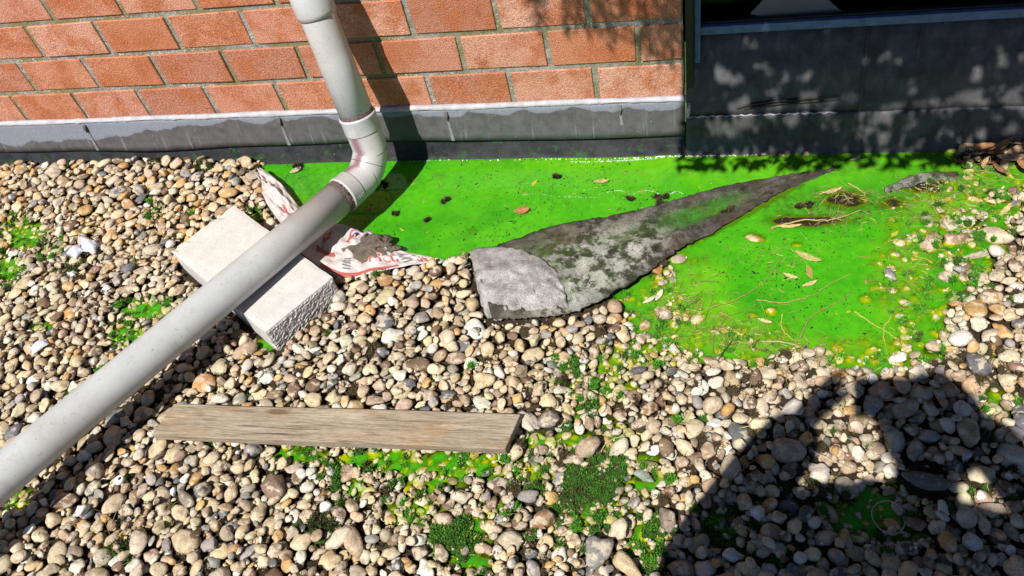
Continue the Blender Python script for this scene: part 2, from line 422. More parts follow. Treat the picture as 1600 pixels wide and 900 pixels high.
def mat_glass():
    m = M('dark_glass', 0.03, 0.5); t = m.t
    gl = t.nodes.new('ShaderNodeBsdfGlossy'); gl.inputs['Roughness'].default_value = 0.02
    tr = t.nodes.new('ShaderNodeBsdfTransparent'); tr.inputs[0].default_value = (0.55, 0.58, 0.60, 1)
    fr = t.nodes.new('ShaderNodeFresnel'); fr.inputs[0].default_value = 1.25
    mx = t.nodes.new('ShaderNodeMixShader'); t.links.new(fr.outputs[0], mx.inputs[0]); t.links.new(tr.outputs[0], mx.inputs[1]); t.links.new(gl.outputs[0], mx.inputs[2])
    t.links.new(mx.outputs[0], m.out.inputs[0]); return m.m

def mat_plastic(name, col, alpha=1.0):
    m = M(name, 0.28, 0.5); g = m.coord('Object'); n = m.noise(g, 45, 4, 0.6)
    m.color(m.mix(1.0, col, m.ramp(n, [(0.3, 0.75), (0.7, 1.12)]), 'MULTIPLY'))
    m.normal(m.bump(m.noise(g, 70, 3, 0.55, dist=1.0), 0.5, 0.004)); m.b.inputs['Alpha'].default_value = alpha
    return m.m

PEB = mat_pebble(); BRICK = mat_brick(); MORTAR = mat_mortar(); LEAD = mat_lead(); MEMB = mat_membrane(); COVER = mat_cover()
PIPE = mat_pipe(); ELBOW = mat_elbow(); BLOCK = mat_block(); BLOCKR = mat_block_rough(); WOOD = mat_wood()
FELT = mat_felt(False); FELTL = mat_felt(True); WATER = mat_water(); GROUND = mat_ground(); FARG = mat_far_gravel(); GLASS = mat_glass()
SEAL = mat_plain('white_sealant', (0.40, 0.40, 0.43), 0.6, 0.22, 40, 0.5, 90, 0.003)
DARKF = mat_plain('dark_frame', (0.018, 0.017, 0.014), 0.5, 0.4, 30)
BLUE = mat_plain('blue_grey_frame', (0.10, 0.16, 0.33), 0.45, 0.35, 45, 0.2, 200)
BLACK = mat_plain('dark_interior', (0.012, 0.012, 0.013), 0.7, 0.5, 5)
CARD = mat_plain('grey_board', (0.17, 0.18, 0.17), 0.7, 0.1, 20)
MOSS = mat_attr('moss', 0.85, 0.3, 200); LITTER = mat_attr('plant_litter', 0.8, 0.3, 160); SPECK = mat_attr('speck', 0.6, 0.2, 200)
FOAM_GLINT = mat_plain('froth_glints', (0.8, 0.82, 0.78), 0.15, 0.05)
RUST = mat_plain('grime_ring', (0.13, 0.085, 0.075), 0.8, 0.5, 160, 0.6, 300, 0.002)
RIDGE = mat_plain('moulded_marks', (0.60, 0.60, 0.58), 0.4, 0.1, 80)
BAG = mat_plastic('bag_film', (0.70, 0.63, 0.62), 0.8); RED = mat_plastic('red_print', (0.55, 0.12, 0.10), 0.8); GREYP = mat_plastic('grey_print', (0.16, 0.17, 0.20))
WHITEP = mat_plastic('white_film', (0.66, 0.69, 0.78))
MUD = mat_plain('wet_mud', (0.13, 0.105, 0.08), 0.75, 0.6, 70, 1.0, 160, 0.006)
CLIPM = mat_plain('clip_metal', (0.10, 0.09, 0.085), 0.5, 0.4, 80); STREAK = mat_plain('streak', (0.20, 0.205, 0.215), 0.6, 0.3, 120)
WIRE = mat_plain('pale_wire', (0.42, 0.40, 0.36), 0.5)

# ------------------------------------------------------------------ where things lie, in the plan
X0, X1, Y0, Y1, RES = -2.752, 1.348, -1.72, -0.044, 0.004
NX, NY = round((X1 - X0) / RES), round((Y1 - Y0) / RES)
gx = X0 + (np.arange(NX) + 0.5) * RES; gy = Y0 + (np.arange(NY) + 0.5) * RES
def value_noise(X, Y, scale, seed):
    """smooth random field"""
    rg = np.random.default_rng(seed); T = rg.random((64, 64)); u = X * scale + 100; v = Y * scale + 100
    i = np.floor(u).astype(int); j = np.floor(v).astype(int); fu = u - i; fv = v - j
    fu = fu * fu * (3 - 2 * fu); fv = fv * fv * (3 - 2 * fv); w = lambda a, b: T[a % 64, b % 64]
    return (w(i, j) * (1 - fu) + w(i + 1, j) * fu) * (1 - fv) + (w(i, j + 1) * (1 - fu) + w(i + 1, j + 1) * fu) * fv
XX, YY = np.meshgrid(gx, gy)                                  # arrays [iy, ix]
NZ = (value_noise(XX, YY, 14, 1) + value_noise(XX, YY, 34, 2) * 0.5 + value_noise(XX, YY, 80, 3) * 0.25) / 1.75 - 0.5
def sd_poly(pts, X=XX, Y=YY):
    """signed distance in metres, positive inside"""
    P = np.array([p[:2] for p in pts]); n = len(P); dist = np.full(X.shape, 1e9); ins = np.zeros(X.shape, bool)
    for i in range(n):
        a, b = P[i], P[(i + 1) % n]; e = b - a; wx = X - a[0]; wy = Y - a[1]
        t = np.clip((wx * e[0] + wy * e[1]) / (e @ e + 1e-12), 0, 1)
        dist = np.minimum(dist, (wx - t * e[0]) ** 2 + (wy - t * e[1]) ** 2)
        c = (a[1] > Y) != (b[1] > Y)
        ins ^= c & (X < (b[0] - a[0]) * (Y - a[1]) / (b[1] - a[1] + 1e-12) + a[0])
    return np.sqrt(dist) * np.where(ins, 1, -1)
def poly_at(px, z=0.0): return [G(x, y, z) for x, y in px]
def ell(px, py, rx, ry):
    """soft spot round the place seen at px, py; radii in photo pixels"""
    c = G(px, py); ex = G(px + rx, py) - c; ey = G(px, py + ry) - c
    A = np.array([[ex[0], ey[0]], [ex[1], ey[1]]]); I = np.linalg.inv(A)
    u = I[0, 0] * (XX - c[0]) + I[0, 1] * (YY - c[1]); v = I[1, 0] * (XX - c[0]) + I[1, 1] * (YY - c[1])
    return np.clip(1.6 - 1.1 * np.sqrt(u * u + v * v) + NZ * 0.9, 0, 1)

pool = poly_at([(404, 264), (420, 250), (640, 247), (1000, 240), (1200, 238), (1490, 233), (1505, 250), (1500, 275), (1480, 320), (1440, 350), (1405, 400), (1400, 440),
                (1398, 480), (1412, 520), (1400, 552), (1360, 562), (1300, 556), (1230, 545), (1160, 535), (1100, 515), (1060, 480), (1050, 440), (1048, 405), (1090, 372),
                (1000, 380), (900, 420), (800, 430), (735, 402), (695, 415), (660, 408), (600, 395), (560, 385), (480, 335), (440, 300)])
PD = sd_poly(pool) + NZ * 0.03
margin = np.zeros_like(XX)
for s in [(1040, 470, 60, 40), (1090, 520, 70, 30), (1010, 500, 40, 25), (1150, 545, 80, 22), (1430, 420, 70, 70), (1440, 500, 50, 60), (1450, 360, 70, 40),
          (1500, 310, 80, 40), (1560, 275, 60, 40), (1350, 570, 70, 15), (1560, 330, 40, 30), (1470, 440, 40, 40), (1000, 470, 40, 30), (1520, 400, 50, 40)]: margin = np.maximum(margin, ell(*s))
wet = np.zeros_like(XX)
for px, py, rx, ry, k in [(470, 712, 50, 18, 1), (600, 722, 110, 26, 1), (720, 725, 90, 28, 1), (840, 690, 40, 22, .8), (640, 800, 60, 34, .75), (560, 760, 60, 24, .7), (720, 830, 50, 40, .8),
        (740, 885, 40, 20, 1), (830, 740, 45, 40, .7), (930, 790, 70, 50, .75), (1000, 750, 50, 34, .7), (960, 690, 45, 34, .7), (890, 590, 45, 30, .6), (955, 570, 40, 34, .75), (1010, 850, 34, 44, .8),
        (900, 645, 45, 26, .5), (860, 840, 50, 26, .5), (38, 370, 50, 30, 1), (12, 420, 30, 30, 1), (80, 395, 30, 20, .7), (235, 485, 42, 22, 1), (205, 530, 36, 24, .9), (180, 590, 26, 16, .5),
        (70, 515, 18, 13, .8), (245, 330, 22, 12, .8), (150, 345, 24, 10, .5), (400, 345, 20, 18, .9), (410, 545, 18, 13, .6), (20, 780, 34, 18, .9), (1360, 800, 60, 44, 1), (1400, 850, 50, 26, .7),
        (1275, 762, 26, 12, .6), (1120, 830, 36, 50, .6), (1560, 640, 40, 20, .5), (660, 760, 40, 20, .8), (1540, 560, 20, 12, .5), (1080, 660, 40, 14, .4), (740, 580, 30, 16, .4), (505, 600, 16, 8, .5), (885, 690, 36, 22, .8), (1000, 560, 46, 22, .75), (960, 612, 36, 22, .75), (1060, 565, 40, 16, .6), (1545, 620, 26, 16, .7), (300, 335, 20, 10, .6), (1180, 575, 30, 10, .5), (780, 800, 40, 20, .6), (930, 860, 30, 20, .5)]:
    wet = np.maximum(wet, k * ell(px, py, rx, ry))
bank = np.zeros_like(XX)
for s in [(1330, 312, 60, 16), (1270, 345, 70, 10), (1440, 290, 50, 16), (1540, 245, 50, 18), (1390, 318, 40, 12)]: bank = np.maximum(bank, ell(*s))
inpool = np.clip(PD / 0.03 + 0.4, 0, 1)
ring_ = np.zeros_like(XX)
for s in [(1070, 440, 60, 50), (1100, 500, 60, 45), (1180, 525, 60, 28), (1260, 545, 60, 20), (1340, 550, 60, 24), (1400, 500, 42, 50), (1405, 420, 42, 50), (1440, 350, 50, 40), (1490, 300, 50, 40)]: ring_ = np.maximum(ring_, ell(*s))
shelf = np.clip(1.25 - np.abs(PD - .025) / .055, 0, 1) * np.clip(ring_ * 2, 0, 1)
mg = margin * (1 - np.clip(PD / 0.05, 0, 1))
HEAP = ell(200, 290, 260, 60) * 0.5
BASE = 0.004 + NZ * 0.008 - 0.026 * wet
BASE = BASE * (1 - mg) + mg * (-0.017 + NZ * 0.012)
BASE = BASE * (1 - inpool) + inpool * (-0.035 + NZ * 0.012)
BASE = BASE * (1 - shelf) + shelf * (-0.016 + NZ * 0.012)
BASE = np.maximum(BASE, np.where(bank > 0, -0.03 + bank * 0.030 + NZ * 0.006, -1))
CAP = 0.036 + HEAP * 0.012 - 0.034 * wet
CAP = CAP * (1 - mg) + mg * 0.001
CAP = np.where(PD > 0.0, 0.006 - PD / 0.03 * 0.03, CAP); CAP = np.where((PD > 0.0) & (shelf > .25) & (NZ > -.06), .004 - PD * .10, CAP); CAP = np.where((PD > 0.03) & (shelf < .25), -1, CAP)

block_top = [G(364.5, 317.6, .078), G(267, 393.5, .078), G(415.5, 518.6, .078), G(519, 433.4, .078)]
CAP[sd_poly(block_top) > -0.012] = -1
plank_px = [(262, 628), (808, 645), (795, 704), (245, 681)]
plank = [G(x, y, .052) for x, y in plank_px]
CAP = np.where(sd_poly(plank) > -0.004, np.minimum(CAP, 0.026), CAP)
flap_poly = poly_at([(736, 398), (880, 350), (1040, 318), (1300, 264), (1120, 364), (1060, 392), (990, 445), (905, 490), (765, 505), (745, 450)], .02)
fsd = sd_poly(flap_poly); CAP = np.where(fsd > -0.006, np.minimum(CAP, -0.004), CAP)
bag_poly = poly_at([(404, 262), (440, 290), (470, 325), (505, 345), (545, 352), (610, 386), (688, 405), (650, 413), (535, 434), (462, 390), (420, 330)], .02)
CAP = np.where(sd_poly(bag_poly) > 0.0, np.minimum(CAP, 0.012), CAP)

# ------------------------------------------------------------------ pebbles: shapes, then dropped one by one on the height field
def icosphere(level):
    import bmesh
    bm = bmesh.new(); bmesh.ops.create_icosphere(bm, subdivisions=level, radius=1); bm.verts.index_update()
    V = np.array([v.co[:] for v in bm.verts]); F = np.array([[v.index for v in q.verts] for q in bm.faces]); bm.free(); return V, F
ICO = {k: icosphere(k) for k in (2, 3, 4)}
def stone_params(rg, angular):
    k = rg.integers(7, 14) if angular else rg.integers(2, 6)
    n = rg.normal(size=(k, 3)); n /= np.linalg.norm(n, axis=1, keepdims=True)
    return dict(n=n, d=rg.uniform(0.5, 0.9, k) if angular else rg.uniform(0.8, 1.0, k), w=rg.normal(size=(5, 3)) * 1.6, p=rg.uniform(0, 6.3, 5), a=rg.uniform(0.03, 0.11, 5), w2=rg.normal(size=(4, 3)) * 4.5, p2=rg.uniform(0, 6.3, 4), a2=0.045 if angular else 0.022, s=40 if angular else 12)
def stone_shape(level, q):
    D = ICO[level][0]; rr = np.ones(len(D))
    for n, dd in zip(q['n'], q['d']):
        t = np.maximum(D @ n, 1e-6); lim = dd / t
        rr = np.minimum(rr, lim) if q['s'] > 20 else -np.log(np.exp(-q['s'] * rr) + np.exp(-q['s'] * np.minimum(lim, 5))) / q['s']
    for w, p, a in zip(q['w'], q['p'], q['a']): rr = rr * (1 + a * np.sin(D @ w + p))
    for w, p in zip(q['w2'], q['p2']): rr = rr * (1 + q['a2'] * np.sin(D @ w + p))
    V = D * rr[:, None]; lo, hi = V.min(0), V.max(0)
    return (V - (lo + hi) / 2) / ((hi - lo) / 2)
sh_rng = np.random.default_rng(5)
PARAMS = [stone_params(sh_rng, i % 5 in (1, 3) or i % 3 == 2 or i % 7 == 4) for i in range(60)]
SH2 = [stone_shape(2, q) for q in PARAMS]; SH3 = [stone_shape(3, q) for q in PARAMS]

H = BASE.copy(); OWN = np.full(H.shape, -1, int)
def footprint(cx, cy, a, b, c, yaw):
    R_ = max(a, b); i0 = max(int((cx - R_ - X0) / RES), 0); i1 = min(int((cx + R_ - X0) / RES) + 2, NX); j0 = max(int((cy - R_ - Y0) / RES), 0); j1 = min(int((cy + R_ - Y0) / RES) + 2, NY)
    if i1 - i0 < 2 or j1 - j0 < 2: return None
    dx = gx[i0:i1][None, :] - cx; dy = gy[j0:j1][:, None] - cy; co, si = math.cos(yaw), math.sin(yaw)
    q = ((dx * co + dy * si) / a) ** 2 + ((-dx * si + dy * co) / b) ** 2; m = q < 1
    if not m.any(): return None
    return (slice(j0, j1), slice(i0, i1)), m, c * np.sqrt(np.clip(1 - q, 0, 1))
def rest(fp):
    sl, m, up = fp
    v = np.where(m, H[sl] + up * 0.74, -9); return v.max()
def stamp(fp, z, idx):
    sl, m, up = fp; top = z + up; k = m & (top > H[sl]); H[sl][k] = top[k]; OWN[sl][k] = idx

PALETTE = [((0.556, 0.413, 0.251), 20), ((0.673, 0.549, 0.358), 23), ((0.488, 0.407, 0.297), 15), ((0.402, 0.297, 0.202), 10), ((0.215, 0.139, 0.091), 5), ((0.358, 0.334, 0.305), 8), ((0.149, 0.154, 0.163), 3), ((0.777, 0.730, 0.634), 12), ((0.570, 0.350, 0.140), 7), ((0.485, 0.366, 0.256), 7)]
for q_, w_q in ((4, 9), (5, 10), (6, 5), (3, 12)): PALETTE[q_] = (PALETTE[q_][0], w_q)
PC = np.array([p[0] for p in PALETTE]); PW = np.array([p[1] for p in PALETTE], float); PW /= PW.sum()
PW_OR = PW.copy(); PW_OR[8] *= 5; PW_OR[4] *= 1.5; PW_OR[1] *= 1.3; PW_OR /= PW_OR.sum()
def pick_col(rg, px, py):
    w = PW_OR if (px < 480 and py < 370) or (620 < px < 720 and 390 < py < 470) else PW
    c = PC[rg.choice(len(PC), p=w)] * rg.uniform(0.80, 1.18) * rg.uniform(0.94, 1.06, 3); return np.clip(c, 0.02, 0.78)

# stones one would point at: px, py, long and short half-length (photo px), turn in the picture (deg), colour, shape, label
NAMED = [
 (1022, 416, 16, 13, 10, (.52, .24, .09), 3, 'rounded rusty orange stone at the lower edge of the grey felt sheet', .012),
 (1062, 405, 14, 9, 5, (.40, .34, .27), 1, 'angular beige grey stone in the shallows right of the rusty orange stone', .008),
 (1180, 371, 18, 9, 15, (.42, .22, .10), 0, 'smooth brown oval stone lying alone in the green water right of the felt sheet', .003),
 (1509, 345, 18, 10, 0, (.74, .71, .64), 2, 'smooth white oval stone in green moss at the right bank of the pool', .014),
 (1557, 364, 33, 15, 8, (.66, .55, .40), 6, 'large long cream stone near the right edge beside the white oval stone', .018),
 (1456, 377, 17, 20, 20, (.55, .40, .28), 8, 'squarish pinkish cream stone standing at the right end of the pool', .012),
 (1481, 352, 17, 13, 25, (.27, .20, .17), 4, 'mauve brown oval stone left of the white oval stone', .010),
 (1491, 373, 19, 14, -30, (.40, .25, .17), 11, 'reddish brown stone between the pinkish stone and the large cream stone', .010),
 (1524, 310, 20, 8, 5, (.58, .45, .30), 5, 'long cream stone half sunk in bright green moss by the dead leaves', .004),
 (1449, 345, 9, 13, -20, (.48, .36, .28), 7, 'small upright pink stone above the squarish pinkish cream stone', .008),
 (1391, 430, 7, 15, -35, (.26, .25, .25), 13, 'dark grey stone with pale side standing out of the pool edge', .012),
 (1406, 379, 12, 7, 10, (.24, .16, .12), 9, 'dark brown flat stone at the pool edge left of the pinkish stone', .006),
 (1501, 528, 20, 14, 8, (.76, .73, .66), 12, 'large smooth white stone on the gravel below the right end of the pool', .036),
 (1549, 461, 20, 14, 5, (.50, .30, .13), 14, 'large orange tan stone on the gravel at the right edge', .036),
 (1558, 391, 14, 10, 0, (.72, .66, .55), 15, 'pale rounded stone on the gravel under the large long cream stone', .028),
 (1460, 543, 16, 10, 0, (.52, .40, .27), 18, 'tan rounded stone at the lower right rim of the pool', .02),
 (599, 503, 15, 16, 30, (.17, .175, .20), 20, 'dark slate grey pear shaped stone on the gravel right of the pale block', .036),
 (530, 464, 9, 13, 10, (.33, .34, .36), 22, 'small blue grey pebble leaning against the right end of the pale block', .034),
 (1113, 633, 15, 17, 30, (.56, .43, .29), 24, 'large smooth cream egg shaped stone in sun left of the shadow', .038),
 (1014, 640, 17, 12, -35, (.34, .185, .085), 25, 'glossy reddish brown oval stone left of the cream egg shaped stone', .034),
 (969, 645, 11, 14, -20, (.24, .15, .11), 27, 'dark reddish brown oval stone just left of the glossy brown one', .03),
 (822, 652, 22, 16, 45, (.60, .55, .47), 31, 'flat angular off white stone touching the right end of the wooden plank', .040),
 (857, 657, 18, 17, 5, (.27, .225, .19), 33, 'blocky grey brown stone right of the off white stone by the plank', .036),
 (919, 698, 15, 26, 45, (.48, .36, .25), 35, 'long speckled tan stone lying aslant above the largest moss cushion', .034),
 (966, 698, 20, 13, -35, (.67, .63, .49), 36, 'long cream white stone right of the long speckled tan stone', .034),
 (1011, 725, 21, 11, 5, (.30, .21, .165), 38, 'mauve brown flat oval stone below the long cream white stone', .026),
 (1007, 746, 18, 10, 10, (.27, .28, .30), 41, 'flat blue grey stone in the green water under the mauve oval stone', .012),
 (888, 808, 19, 14, -10, (.42, .28, .17), 43, 'flat smooth brown oval stone below the largest moss cushion', .02),
 (933, 862, 22, 32, 20, (.28, .27, .25), 21, 'big speckled grey angular stone at the bottom edge', .044),
 (982, 882, 30, 17, 35, (.60, .45, .26), 23, 'big split stone with an orange cream face at the bottom edge', .040),
 (850, 809, 16, 20, 20, (.34, .19, .10), 26, 'creased red brown stone left of the flat smooth brown oval', .034),
 (965, 826, 17, 18, 0, (.60, .50, .36), 28, 'lumpy cream stone with dark holes above the orange cream split stone', .036),
 (1042, 809, 15, 24, 0, (.28, .22, .17), 29, 'tall brown slab like stone at the edge of the shadow', .036),
 (777, 755, 18, 13, 5, (.22, .165, .14), 34, 'dark mauve kite shaped stone left of the largest moss cushion', .028),
 (826, 778, 17, 11, 5, (.30, .28, .27), 37, 'grey rounded stone right of the dark mauve kite shaped stone', .028),
 (720, 772, 19, 13, 0, (.62, .53, .40), 39, 'round speckled cream stone in the green wet gravel under the plank', .034),
 (690, 808, 16, 14, 20, (.40, .26, .17), 40, 'five sided brown stone in the wet gravel under the speckled cream stone', .034),
 (551, 846, 15, 29, -25, (.50, .37, .25), 42, 'long tan stone lying aslant on the gravel at the bottom centre', .042),
 (530, 842, 26, 14, -30, (.70, .60, .46), 44, 'pale cream stone beside the long tan stone at the bottom centre', .042),
 (150, 735, 14, 13, 0, (.31, .26, .205), 45, 'round flat grey brown stone below the sloping pipe', .042),
 (130, 799, 13, 10, -15, (.80, .78, .73), 46, 'bright white angular stone on the gravel below the sloping pipe', .042),
 (287, 777, 10, 19, -50, (.30, .25, .20), 47, 'grey brown stone with pale bands near the lower left corner', .042),
 (318, 766, 14, 14, 0, (.17, .15, .13), 48, 'dark grey round stone right of the banded stone', .040),
 (218, 712, 8, 10, 0, (.66, .62, .56), 49, 'small white oval pebble between the pipe and the plank', .042),
 (428, 758, 20, 26, -35, (.27, .18, .135), 50, 'large dark mauve wedge shaped stone under the left half of the plank', .040),
 (345, 625, 12, 13, 30, (.72, .67, .58), 51, 'white lumpy stone at the upper left corner of the plank', .036),
 (480, 760, 11, 10, 0, (.72, .66, .56), 52, 'small cream white stone in the gravel under the plank', .03),
 (1145, 868, 17, 13, 0, (.66, .66, .66), 53, 'round white stone with black blotches on the shaded moss', .030),
 (1203, 887, 14, 11, 20, (.68, .68, .68), 54, 'small white stone in deep shade at the bottom edge', .030),
 (1521, 845, 18, 15, 20, (.66, .65, .62), 55, 'flat white broken stone in deep shade at lower right', .036),
 (1279, 740, 18, 19, 0, (.60, .54, .47), 56, 'big cream oval stone in the sunlit gap of the shadow', .038),
 (1324, 758, 15, 24, -35, (.42, .36, .29), 57, 'long grey tan stone lying aslant right of the big cream oval stone', .034),
 (1445, 753, 40, 14, 12, (.18, .16, .15), 10, 'very long dark stone in the middle of the shadow', .034),
 (1453, 680, 20, 11, 0, (.34, .33, .31), 16, 'pale grey oval stone in the upper part of the round shadow', .038),
 (1238, 640, 17, 17, 0, (.60, .57, .52), 17, 'round whitish stone half in sun at the left rim of the shadow', .038),
 (1232, 790, 17, 14, 10, (.10, .11, .16), 19, 'bluish black smooth stone at the lower left of the sunlit gap', .034),
 (1430, 815, 20, 12, 20, (.26, .19, .13), 30, 'brown stone with a pale stripe in the shaded green water', .024),
 (1420, 855, 22, 15, 0, (.13, .125, .13), 32, 'large dark oval stone in deep shade at the bottom', .030),
 (1353, 467, 14, 10, 0, (.66, .62, .40), 0, 'bright yellow looking round stone just under the green water at right', -.0005),
 (1381, 470, 13, 17, 0, (.60, .50, .20), 2, 'blurred yellow stone deeper under the green water', -.005),
 (1205, 486, 13, 10, 0, (.55, .36, .20), 4, 'orange stone breaking the surface in the middle of the green pool', .001),
 (1176, 493, 14, 8, 5, (.66, .62, .40), 7, 'yellow oval stone under water left of the orange stone in the pool', -.001),
 (1245, 382, 11, 7, 0, (.60, .60, .35), 14, 'small yellow round stone under water in the upper middle of the right pool', -.0005),
 (1088, 499, 13, 11, 0, (.68, .62, .40), 12, 'pale yellow stone in the shallow green weeds below the felt sheet', .005),
 (1038, 491, 14, 11, 15, (.45, .36, .27), 24, 'beige stone with brown spots among the green weeds', .010),
 (1009, 508, 10, 11, 0, (.42, .27, .19), 26, 'reddish spotted stone left of the beige spotted stone', .010),
 (689, 275, 14, 8, 10, (.50, .30, .13), 9, 'brown stone with a yellow rim poking out of the pool near the wall', .004),
 (738, 361, 10, 10, 0, (.36, .19, .09), 33, 'small brown stone poking out of the pool near the felt sheet', .004),
 (1480, 402 + 30, 14, 9, 20, (.44, .36, .28), 52, 'pale brown stone in the weeds at the right rim of the pool', .014),
]
NPX = np.array([(n[0], n[1]) for n in NAMED])
stones = []                                                    # dicts of everything dropped
def px_per_m(P): return FPX / project(P)[2]
for n in NAMED:                                                # keep the place of a named stone free of high gravel
    c = G(n[0], n[1], 0.01); rr = max(n[2], n[3]) / px_per_m(c)
    k = (XX - c[0]) ** 2 + (YY - c[1]) ** 2 < (rr * 0.8) ** 2
    CAP[k] = np.minimum(CAP[k], n[8] - 0.030)

drop = np.random.default_rng(21)
def drop_many(N, amin, amax, mean, K, box_, capk=1.0, low=None):
    placed = 0; cells = None
    for it in range(N):
        if low is not None and it % 300 == 0:
            jj, ii = np.nonzero((H < low + (CAP - .036)) & (CAP > -.02)); k = (gx[ii] > box_[0]) & (gx[ii] < box_[1]) & (gy[jj] > box_[2]) & (gy[jj] < box_[3]); cells = np.stack([gx[ii][k], gy[jj][k]], -1)
            if len(cells) < 50: break
        a = float(np.clip(drop.lognormal(math.log(mean), 0.36), amin, amax)); b = a * drop.uniform(0.6, 0.96); c = b * drop.uniform(0.42, 0.82); yaw = drop.uniform(0, math.pi)
        best = None
        for _k in range(K):
            x, y = (drop.uniform(box_[0], box_[1]), drop.uniform(box_[2], box_[3])) if cells is None else cells[drop.integers(len(cells))] + drop.uniform(-.003, .003, 2)
            i, j = int((x - X0) / RES), int((y - Y0) / RES)
            if i < 0 or j < 0 or i >= NX or j >= NY: continue
            cap = CAP[j, i] * capk
            if cap < -0.5: continue
            fp = footprint(x, y, a, b, c, yaw)
            if fp is None: continue
            z = rest(fp)
            if z + c > cap: continue
            if CAP[fp[0]][fp[1]].min() < z - c * 0.3: continue
            if best is None or z - c * 0.5 < best[0]: best = (z - c * 0.5, x, y, z, fp)
        if best is None: continue
        _, x, y, z, fp = best
        sl, m, up = fp; hh = H[sl]; mm = m & (up > c * 0.35)   # tilt with the bed under it
        if mm.sum() > 5:
            A = np.c_[np.broadcast_to(gx[sl[1]][None, :], m.shape)[mm] - x, np.broadcast_to(gy[sl[0]][:, None], m.shape)[mm] - y, np.ones(mm.sum())]
            sx, sy = np.linalg.lstsq(A, hh[mm], rcond=None)[0][:2]
        else: sx = sy = 0
        t = (float(np.clip(sx, -.7, .7)) * 0.7 + drop.normal() * 0.08, float(np.clip(sy, -.7, .7)) * 0.7 + drop.normal() * 0.08)
        stones.append(dict(x=x, y=y, z=z, a=a, b=b, c=c, yaw=yaw, tilt=t, shape=int(drop.integers(60))))
        stamp(fp, z, len(stones) - 1); placed += 1
    return placed
VIEW = (-2.45, 1.0, -1.32, -0.05)
drop_many(2600, .007, .016, .0105, 4, VIEW)
drop_many(4400, .009, .034, .0168, 6, VIEW)
drop_many(2200, .008, .026, .0140, 9, VIEW)
drop_many(1500, .005, .013, .0085, 10, VIEW)
drop_many(1800, .009, .022, .0145, 4, VIEW, low=.017)
drop_many(1500, .007, .016, .0110, 4, VIEW, low=.015)
drop_many(1500, .005, .010, .0075, 4, VIEW, low=.014)
drop_many(900, .012, .030, .018, 3, (X0, X1, Y0, -1.25)); drop_many(260, .012, .030, .018, 3, (X0, -2.3, Y0, Y1)); drop_many(260, .012, .030, .018, 3, (.9, X1, Y0, Y1))

def stone_world(s, level):
    V = (SH3 if level == 3 else SH2)[s['shape']] * np.array([s['a'], s['b'], s['c']]); co, si = math.cos(s['yaw']), math.sin(s['yaw'])
    V = V @ np.array([[co, si, 0], [-si, co, 0], [0, 0, 1]])
    nrm = np.array([-s['tilt'][0], -s['tilt'][1], 1.0]); nrm /= np.linalg.norm(nrm)
    ax = np.cross([0, 0, 1], nrm); sn = np.linalg.norm(ax)
    if sn > 1e-5:
        ax /= sn; an = math.asin(min(sn, 1)); Kx = np.array([[0, -ax[2], ax[1]], [ax[2], 0, -ax[0]], [-ax[1], ax[0], 0]])
        V = V @ (np.eye(3) + math.sin(an) * Kx + (1 - math.cos(an)) * Kx @ Kx).T
    return V
def grid_at(A, x, y): return A[min(max(int((y - Y0) / RES), 0), NY - 1), min(max(int((x - X0) / RES), 0), NX - 1)]
STAINZ = np.maximum.reduce([wet, mg, np.clip(PD / 0.02 + 1.3, 0, 1)])
def stone_color(V, c, w, rg):
    """own colour, with the dye's stain up to a tide line on stones that stand in it"""
    col = np.tile(np.array([*c, rg.random()]), (len(V), 1))
    if w > 0.25:
        line = 0.005 + 0.015 * rg.random() ** 2; k = np.clip((line - V[:, 2]) / 0.006, 0, 1) * w * rg.uniform(0.3, 0.95)
        st = np.array([.50, .50, .03]) if rg.random() < 0.6 else np.array([.20, .50, .02])
        col[:, :3] = col[:, :3] * (1 - k[:, None]) + st * k[:, None]
    return col

# ------------------------------------------------------------------ the setting: roof sheet, soil under the gravel, dyed water
roof = mesh_obj('roof_deck', [(-12, -14, -.06), (1.95, -14, -.06), (1.95, -.02, -.06), (-12, -.02, -.06)], [(0, 1, 2, 3)], FARG); tag(roof, kind='structure')
outer = []; of = []                                            # the wider gravel roof round the modelled bed
for (a, b, c, e) in [(-12, X0, -14, -.04), (X1, 1.95, -14, -.04), (X0, X1, -14, Y0)]:
    k = len(outer); outer += [(a, c, .02), (b, c, .02), (b, e, .02), (a, e, .02)]; of.append((k, k + 1, k + 2, k + 3))
tag(mesh_obj('wider_gravel_roof', outer, of, FARG), kind='structure')
st = 3; bx_, by_ = XX[::st, ::st], YY[::st, ::st]; bz = BASE[::st, ::st]; ny, nx = bx_.shape
idx = np.arange(nx * ny).reshape(ny, nx); quads = np.stack([idx[:-1, :-1], idx[:-1, 1:], idx[1:, 1:], idx[1:, :-1]], -1).reshape(-1, 4)
soil = np.array([.075, .052, .034]) * np.ones((ny, nx, 1)); w_ = np.maximum(wet, mg)[::st, ::st][..., None]
soil = soil * (1 - w_) + np.array([.05, .16, .015]) * w_; b_ = bank[::st, ::st][..., None]; soil = soil * (1 - b_) + np.array([.045, .038, .026]) * b_
gm = tri_mesh('gravel_bed', np.stack([bx_, by_, bz], -1).reshape(-1, 3), quads, GROUND, np.concatenate([soil, np.ones((ny, nx, 1))], -1).reshape(-1, 4))
bed = link('gravel_bed', gm); tag(bed, kind='structure')
